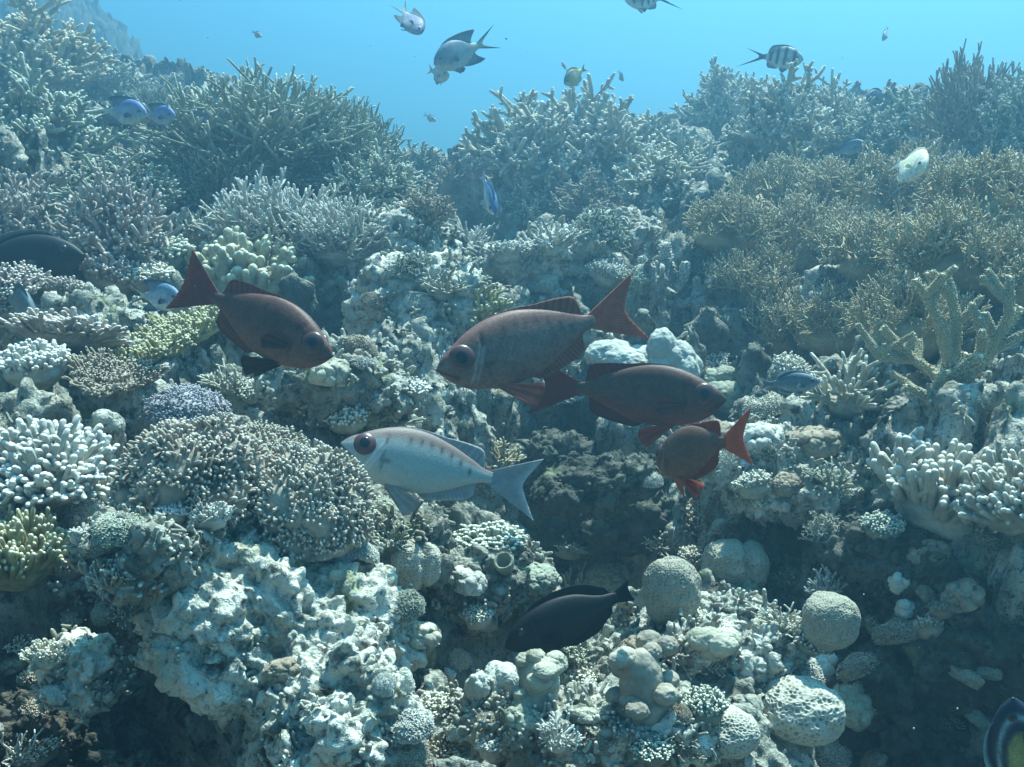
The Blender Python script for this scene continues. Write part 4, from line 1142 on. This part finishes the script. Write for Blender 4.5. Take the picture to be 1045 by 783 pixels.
# the five bigeyes
fish('silver big eyed fish with pale belly and dark red eye, heading left', BIGEYE, (348, 453), (502, 488), 1.72, 1.78,
     bigeye_body((.19, .145, .13), (.31, .39, .38), (.40, .42, .37), .85, (.62, .64, .62), (.06, .04, .04), .10, 1),
     fin_simple((.38, .41, .42), (.58, .61, .62), (.42, .44, .45), (.60, .63, .64), (.40, .43, .44), .12, (.50, .52, .50)), (.09, .034, .036), group='big eyed fish hovering over the reef', deep=.95, short='silver fish', pect=False, skin='fish_pale', roll=8)
fish('middle red fish with grey brown flank, heading left and down with its tail raised', BIGEYE, (446, 378), (606, 327), 1.62, 1.72,
     bigeye_body((.19, .095, .078), (.23, .155, .13), (.235, .13, .105), .65, (.46, .41, .37), (.06, .025, .02), .22, 2),
     fin_simple((.33, .13, .095), (.38, .16, .12), (.50, .17, .11), (.50, .17, .10), (.44, .16, .13), .25, (.24, .13, .11)), (.095, .036, .028), group='big eyed fish hovering over the reef', deep=.95, short='middle red fish', pect=False)
fish('dark red fish heading right, the one partly behind the small red fish', BIGEYE, (741, 408), (588, 396), 1.92, 1.98,
     bigeye_body((.11, .052, .038), (.12, .062, .043), (.17, .040, .028), .2, (.14, .06, .05), (.03, .012, .01), .3, 3),
     fin_simple((.19, .042, .03), (.09, .022, .018), (.22, .05, .035), (.2, .045, .03), (.34, .06, .04), .25, (.2, .05, .04)), (.07, .022, .016), group='big eyed fish hovering over the reef', deep=.95, short='dark red fish')
fish('small red fish with orange fins turned half away in front of the dark red one', BIGEYE, (670, 469), (741, 451), 1.64, 1.47,
     bigeye_body((.15, .078, .056), (.165, .088, .062), (.21, .092, .06), .1, (.30, .17, .14), (.07, .025, .02), .25, 4),
     fin_simple((.34, .085, .05), (.36, .10, .06), (.54, .15, .08), (.58, .17, .09), (.58, .16, .09), .25, (.22, .09, .07)), (.095, .036, .028), roll=6, group='big eyed fish hovering over the reef', deep=.95, short='small red fish', pect=False)
fish('left red fish heading right and down, above the corals on the left', BIGEYE_BROAD, (339, 364), (217, 303), 1.68, 1.76,
     bigeye_body((.13, .058, .045), (.135, .062, .045), (.19, .085, .06), .15, (.2, .1, .08), (.04, .015, .012), .3, 5),
     fin_simple((.26, .09, .07), (.10, .04, .032), (.27, .075, .06), (.34, .10, .07), (.06, .03, .025), .25, (.12, .05, .04)), (.065, .024, .018), roll=-6, group='big eyed fish hovering over the reef', deep=.95, short='left red fish')

# damselfish in the open water and over the corals
def damsel_body(back, side, belly, rear=None, bars=None, dark=(.02, .03, .05)):
    def f(s, z, h):
        c = lerp(belly, side, sm(h, -.8, 0)); c = c * (1 - sm(h, .2, .8))[:, None] + np.asarray(back)[None] * sm(h, .2, .8)[:, None]
        if rear is not None:
            g = sm(s, .72, .95); c = c * (1 - g)[:, None] + np.asarray(rear)[None] * g[:, None]
        for b_ in (bars or []):
            g = np.exp(-((s - b_ - .25 * z * z) / .042) ** 4) * sm(h, -.85, -.55)
            c = c * (1 - g)[:, None] + np.asarray(dark)[None] * g[:, None]
        for sx in (.2, .26):
            g = np.exp(-((s - sx) / .008) ** 2) * (np.abs(h) < .6) * .5
            c = c * (1 - g)[:, None] + np.asarray(dark)[None] * g[:, None]
        return np.clip(c, 0, 1)
    return f
def dfin(main, edge, t1, t2):
    def f(key, u, v):
        c = lerp(main, edge, sm(v, .3, .9))
        if key == 'tail':
            k_ = sm(np.abs(u - .5), .22, .42); c = lerp(t1, t2, k_)
        return np.clip(c, 0, 1)
    return f
def near(nose, tail, d): return dict(nose=nose, tailp=tail, dn=d, dt=d)
blue = damsel_body((.10, .17, .27), (.24, .33, .38), (.44, .52, .52), (.50, .54, .42))
bluef = dfin((.22, .29, .36), (.09, .13, .20), (.58, .64, .54), (.09, .13, .20))
G1 = 'damselfish with trailing fins'
fish('blue grey damselfish with long trailing fins, the larger of the two at the top', DAMSEL, (443, 66), (487, 47), 3.9, 3.98, blue, bluef, (.06, .08, .12), name='damselfish', group=G1, short='larger blue grey damselfish')
fish('purple grey damselfish diving with its fins upward at the top edge', DAMSEL, (429, 35), (413, 13), 4.0, 4.08, damsel_body((.10, .13, .25), (.19, .23, .36), (.32, .36, .42), (.36, .4, .44)), bluef, (.06, .08, .12), roll=-20, pitchup=(1, 0, .6), name='damselfish', group=G1, short='purple grey damselfish')
fish('faint pale damselfish just below the larger blue grey one', SMALL, (458, 78), (441, 72), 4.2, 4.3, damsel_body((.3, .4, .42), (.5, .6, .6), (.6, .66, .62)), dfin((.4, .5, .52), (.4, .5, .5), (.5, .6, .6), (.4, .5, .5)), eyes=True, iris_col=(.1, .1, .1), name='damselfish', short='faint pale damselfish')
fish('small damselfish with a yellow back above the cream branching crown', SMALL, (576, 86), (594, 72), 4.2, 4.25, damsel_body((.16, .20, .18), (.48, .46, .26), (.56, .55, .42), (.80, .66, .06)), dfin((.65, .55, .08), (.6, .5, .1), (.55, .55, .4), (.5, .5, .4)), (.08, .08, .08), name='damselfish', short='yellow backed damselfish')
barf = dfin((.36, .42, .44), (.08, .10, .14), (.05, .07, .11), (.03, .04, .08))
fish('striped sergeant fish with black bars above the right skyline', SERGEANT, (820, 61), (779, 58), 4.3, 4.38, damsel_body((.34, .42, .44), (.52, .60, .60), (.58, .66, .64), None, (.20, .42, .62, .80, .97), (.012, .016, .03)), barf, (.08, .09, .1), name='sergeant_fish', group='striped sergeant fish', short='striped sergeant fish')
fish('striped sergeant fish cut by the top edge', SERGEANT, (637, -1), (673, -2), 4.6, 4.68, damsel_body((.34, .42, .44), (.52, .60, .60), (.58, .66, .64), None, (.20, .42, .62, .80, .97), (.012, .016, .03)), barf, (.08, .09, .1), name='sergeant_fish', group='striped sergeant fish', short='top edge sergeant fish')
fish('white and blue damselfish nosing down in front of the dark wall under the blue gap', SMALL, (505, 219), (494, 184), 2.8, 2.88, damsel_body((.10, .22, .40), (.58, .64, .66), (.68, .70, .68)), dfin((.45, .55, .62), (.35, .45, .55), (.5, .58, .62), (.45, .5, .6)), (.05, .05, .06), roll=50, pitchup=(1, 0, .5), name='damselfish', deep=.7, short='white and blue damselfish')
fish('pale lemon butterflyfish glowing above the olive fire coral', SMALL, (944, 172), (918, 168), 2.5, 2.62, damsel_body((.88, .87, .66), (.90, .88, .62), (.9, .9, .75)), dfin((.88, .86, .6), (.9, .88, .75), (.8, .8, .72), (.8, .8, .72)), (.06, .06, .06), roll=-28, name='butterflyfish', deep=1.25, short='pale lemon butterflyfish')
fish('dim blue damselfish in the shade above the fire coral', SMALL, (884, 146), (856, 156), 3.6, 3.65, damsel_body((.10, .16, .26), (.20, .28, .36), (.28, .36, .42)), dfin((.16, .22, .3), (.1, .15, .2), (.3, .36, .4), (.2, .26, .3)), (.05, .05, .06), name='damselfish', short='dim blue damselfish')
fish('dark little damselfish peeping over the middle of the right skyline', SMALL, (884, 101), (903, 97), 4.4, 4.45, damsel_body((.06, .10, .16), (.10, .16, .22), (.16, .22, .26)), dfin((.06, .1, .14), (.05, .08, .1), (.1, .14, .18), (.1, .12, .16)), (.05, .05, .06), name='damselfish', short='dark little damselfish')
fish('silver blue damselfish with trailing fins, front one of the pair at upper left', DAMSEL, (150, 117), (112, 114), 3.3, 3.36, damsel_body((.14, .24, .50), (.30, .42, .54), (.46, .54, .52), (.42, .5, .5)), bluef, (.06, .08, .12), name='damselfish', group=G1, short='silver blue damselfish')
fish('blue damselfish just ahead of the silver blue one at upper left', DAMSEL, (179, 119), (152, 118), 3.5, 3.56, damsel_body((.12, .22, .44), (.24, .34, .48), (.36, .44, .48), (.34, .4, .44)), bluef, (.06, .08, .12), name='damselfish', group=G1, short='blue damselfish')
fish('faint grey fish ahead of the two blue damselfish at upper left', SURGEON, (226, 126), (182, 121), 3.7, 3.76, damsel_body((.16, .18, .22), (.24, .26, .28), (.32, .34, .34)), dfin((.2, .22, .26), (.2, .22, .26), (.3, .3, .32), (.25, .27, .3)), (.08, .08, .08), name='fish', short='faint grey fish')
fish('grey damselfish with pale tail between the dark red fish and the cream pointed tuft', SMALL, (837, 390), (786, 392), 2.12, 2.16, damsel_body((.08, .14, .18), (.15, .22, .26), (.32, .40, .42), (.2, .26, .28)), dfin((.1, .16, .2), (.5, .58, .6), (.22, .28, .3), (.6, .66, .68)), (.04, .05, .06), name='damselfish', deep=0.75, short='grey damselfish')
fish('pale blue damselfish half hidden by the tail of the left red fish', DAMSEL, (185, 306), (148, 302), 2.1, 2.15, damsel_body((.14, .26, .38), (.34, .46, .54), (.50, .58, .58), (.40, .5, .54)), bluef, (.06, .08, .12), name='damselfish', group=G1, short='pale blue damselfish')
fish('grey angular damselfish at the left edge above the long pinkish shelf', SMALL, (36, 330), (12, 305), 2.3, 2.4, damsel_body((.10, .16, .18), (.18, .25, .27), (.22, .28, .3)), dfin((.12, .18, .2), (.1, .15, .18), (.2, .26, .28), (.2, .26, .28)), (.06, .06, .06), roll=10, name='damselfish', deep=1.2, short='grey angular damselfish')
fish('tiny yellow tailed fish in the shade left of the middle red fish head', SURGEON, (362, 384), (380, 388), 2.1, 2.12, damsel_body((.04, .05, .06), (.06, .07, .08), (.1, .1, .08), (.55, .38, .04)), dfin((.1, .1, .06), (.2, .16, .05), (.60, .42, .04), (.6, .42, .04)), (.05, .05, .05), name='damselfish', short='tiny yellow tailed fish')
blackf = dfin((.006, .008, .010), (.008, .011, .013), (.006, .008, .01), (.010, .014, .016))
fish('black surgeonfish hiding in the crevice below the silver fish tail', SURGEON_S, (516, 660), (630, 609), 1.80, 1.84, damsel_body((.006, .008, .010), (.008, .010, .012), (.006, .008, .010)), blackf, (.012, .012, .014), name='surgeonfish', short='black fish')
fish('dark fish shape standing in for the shadow void in the hollow at the left edge', SURGEON, (86, 262), (-30, 270), 2.75, 2.8, damsel_body((.012, .018, .02), (.010, .014, .016), (.008, .012, .013)), dfin((.012, .02, .02), (.16, .22, .22), (.03, .04, .05), (.03, .04, .05)), (.02, .03, .03), name='fish', short='dark shape at the left edge')  # near-black fish shape put in where the hollow is shadow
def angel_body(s, z, h):
    c = np.tile(np.array([[.012, .03, .06]]), (len(s), 1)); r_ = np.sqrt(((s - .52) / .38) ** 2 + (z / .17) ** 2)
    k1 = (1 - sm(r_, .50, .72))[:, None]; c = c * (1 - k1) + np.array([[.30, .33, .12]]) * k1
    k2 = np.exp(-((r_ - 1.0) / .08) ** 2)[:, None]; c = c * (1 - k2) + np.array([[.24, .40, .44]]) * k2
    return c
fish('dark butterflyfish with a yellow green flank and pale blue bands at the bottom right corner', SMALL, (1034, 712), (1042, 812), 1.28, 1.32, angel_body,
     dfin((.015, .04, .07), (.22, .36, .40), (.02, .05, .08), (.2, .34, .38)), (.02, .02, .02), roll=0, pitchup=(-1, .1, 0), name='butterflyfish', deep=0.8, short='corner butterflyfish')
for lab, a_, b_, d_ in (('tiny pale fish alone in the blue water at upper left', (267, 38), (259, 33), 5.0), ('tiny faint blue fish in the blue gap between the skylines', (445, 124), (435, 118), 5.5),
                        ('tiny whitish fish right of the yellow backed damselfish', (636, 83), (632, 74), 4.6), ('tiny pale streak of a fish high at the upper right', (901, 42), (905, 30), 4.8),
                        ('tiny whitish fish touching the back of the yellow backed damselfish', (573, 63), (578, 71), 4.4)):
    fish(lab, SMALL, a_, b_, d_, d_ + .03, damsel_body((.4, .5, .52), (.55, .62, .62), (.6, .66, .64)), dfin((.5, .56, .56), (.5, .56, .56), (.5, .58, .58), (.5, .56, .56)), (.1, .1, .1), name='damselfish', deep=.7)

#__FILL__
# ------------------------------------------------------------------ small colonies between the large ones
KINDS = [('knob', 'knobbly'), ('fuzzy', 'fuzzy'), ('finger', 'stubby fingered'), ('sprig', 'spiky'), ('bush', 'bushy'), ('fat', 'blunt knobbed'), ('lump', 'lumpy')]
MATW = [('white', 'white'), ('cream', 'cream'), ('grey', 'grey'), ('brown', 'brown')]
used = set()
def describe(px, py, word, col, size):
    L = sorted(LANDMARK, key=lambda q: (q[0] - px) ** 2 + (q[1] - py) ** 2)
    for j in range(0, 12):
        q = L[j]; dx, dy = px - q[0], py - q[1]
        side = ('right of' if dx > 0 else 'left of') if abs(dx) > abs(dy) else ('below' if dy > 0 else 'above')
        lab = f'{size} {col} {word} coral {side} the {q[2]}'
        if lab not in used and len(lab.split()) <= 16:
            used.add(lab); return lab
    return f'{size} {col} {word} coral near the {L[0][2]}'
nfill, tries = 0, 0
while nfill < 130 and tries < 6000:
    tries += 1
    px, py = random.uniform(5, 1040), random.uniform(150, 775)
    if any((px - a) ** 2 + ((py - b) * 1.2) ** 2 < (r_ + 8) ** 2 for a, b, r_ in PLACED): continue
    if 525 < px < 640 and 600 < py < 665: continue
    p, nrm = hit(px, py)
    if p.length > 10.5 or p.length < 1.0: continue
    if nrm.z < 0.05: continue
    if 850 < px and py > 540 and random.random() < .35: continue
    if 120 < px < 390 and py > 565 and random.random() < .75: continue
    if 70 < px < 260 and py > 630: continue
    if 370 < px < 500 and py < 160: continue
    if 510 < px < 660 and 420 < py < 560: continue
    k_, word = random.choice(KINDS if py < 560 else KINDS[:4] + KINDS[5:])
    if px > 700 and py < 350: mt, cw_ = random.choice([('olive', 'olive'), ('cream', 'cream'), ('grey', 'grey'), ('brown', 'brown')])
    elif px > 850 and py > 540: mt, cw_ = random.choice([('brown', 'brown'), ('brown', 'brown'), ('grey', 'grey')])
    elif px < 180 and py < 420: mt, cw_ = random.choice([('pink', 'pinkish'), ('cream', 'cream'), ('grey', 'grey'), ('brown', 'brown')])
    else: mt, cw_ = random.choice(MATW)
    wpx = random.uniform(24, 50) if py > 250 else random.uniform(30, 62)
    size = 'small' if wpx > 36 else 'tiny'
    lab = describe(px, py, word, cw_, size)
    coral(k_, px, py, wpx, lab, mt, random.randint(0, 2), random.uniform(.7, 1.0), group='small corals scattered over the reef', sink=.22 if (px > 850 and py > 540) else .08, tilt=(random.uniform(25, 50) if (px > 850 and py > 540) else random.uniform(-5, 28), random.uniform(-20, 20)), ds=random.uniform(.75, 1.25))
    nfill += 1

# coral twigs and knobs that nobody could count, growing all over the slope
def rubble():
    rg = np.random.default_rng(21)
    pr = Parts()
    pts, nrm = [], []
    for o in SOLID:
        if o.data.materials[0] == M['rock_dark']: continue
        me = o.data; n_ = len(me.vertices)
        co = np.empty(n_ * 3, np.float32); me.vertices.foreach_get('co', co); co = co.reshape(-1, 3)
        nn = np.empty(n_ * 3, np.float32); me.vertices.foreach_get('normal', nn); nn = nn.reshape(-1, 3)
        mw = np.array(o.matrix_world); co = co @ mw[:3, :3].T + mw[:3, 3]; nn = nn @ mw[:3, :3].T
        c = min(n_, 13000 if o is reef else (60 if o.data.materials[0] == M['rock_dark'] else 90 if len(o.data.vertices) > 100000 else 200))
        i = rg.choice(n_, c, replace=False); pts.append(co[i]); nrm.append(nn[i])
    P = np.concatenate(pts); N = np.concatenate(nrm)
    r = np.linalg.norm(P, axis=1)
    ok = (r > .8) & (r < 11) & (N[:, 2] > -.1) & (np.abs(P[:, 0]) < P[:, 1] * .62 + .3) & (fbm(P, 3.0, 2, 5) > -.12)
    P, N, r = P[ok], N[ok], r[ok]
    sc = np.clip((r / 1.8) ** .8, .7, 3.2)
    m = 5
    P = np.repeat(P, m, 0); N = np.repeat(N, m, 0); sc = np.repeat(sc, m)
    B = len(P)
    P = P + rg.normal(0, .006, (B, 3)) * sc[:, None]
    d = unit(N * .8 + np.array([0, 0, .5]) + rg.normal(0, .6, (B, 3)))
    Ls = rg.uniform(.006, .017, B) * sc
    pr.tubes(curve(P - d * .004, d, Ls, rg.normal(0, .25, (B, 3)), 3), (rg.uniform(.0026, .0048, B) * sc)[:, None] * np.array([1.1, 1, .85])[None], 5, np.ones(B), .35)
    me = pr.mesh('coral_rubble', M['rubble'], unit=False)
    o = link('coral_rubble', me)
    tag(o, 'short coral twigs and knobs covering the rocks of the reef slope', 'coral rubble', kind='stuff')
rubble()

def specks():
    rg = np.random.default_rng(5); pr = Parts(); V, T = ico(2)
    for i in range(70):
        p = at(rg.uniform(0, 1045), rg.uniform(0, 783), rg.uniform(.55, 1.6))
        pr.add(V * rg.uniform(.0003, .0008) * (1 + .4 * rg.normal(0, 1, 3)) + p, None, T, 0.0)
    tag(link('drifting_particles', pr.mesh('drifting_particles', M['white'], unit=False)), 'tiny pale specks drifting in the water', 'particles', kind='stuff')
specks()

# ------------------------------------------------------------------ the water: one even haze round everything
def water_haze():
    m = bpy.data.materials.new('water_haze'); m.use_nodes = True
    n, l = m.node_tree.nodes, m.node_tree.links
    n.remove(n['Principled BSDF'])
    v = n.new('ShaderNodeVolumePrincipled')
    v.inputs['Color'].default_value = (0.215, 0.585, 0.875, 1)
    v.inputs['Density'].default_value = 0.080
    v.inputs['Anisotropy'].default_value = 0.62
    l.new(v.outputs[0], n['Material Output'].inputs['Volume'])
    zlo, zhi = float(REEF_P[:, 2].min()) - 1.0, max(float(REEF_P[:, 2].max()), 1.0) + 0.6
    bm = bmesh.new(); bmesh.ops.create_cube(bm, size=1)
    me = bpy.data.meshes.new('haze'); bm.to_mesh(me); bm.free(); me.materials.append(m)
    o = link('haze', me)
    x0, x1, y0, y1 = -34, 34, -4, 34
    o.location = ((x0 + x1) / 2, (y0 + y1) / 2, (zlo + zhi) / 2); o.scale = (x1 - x0, y1 - y0, zhi - zlo)
    tag(o, kind='stuff', label='blue water haze filling the whole scene', cat='water')
water_haze()
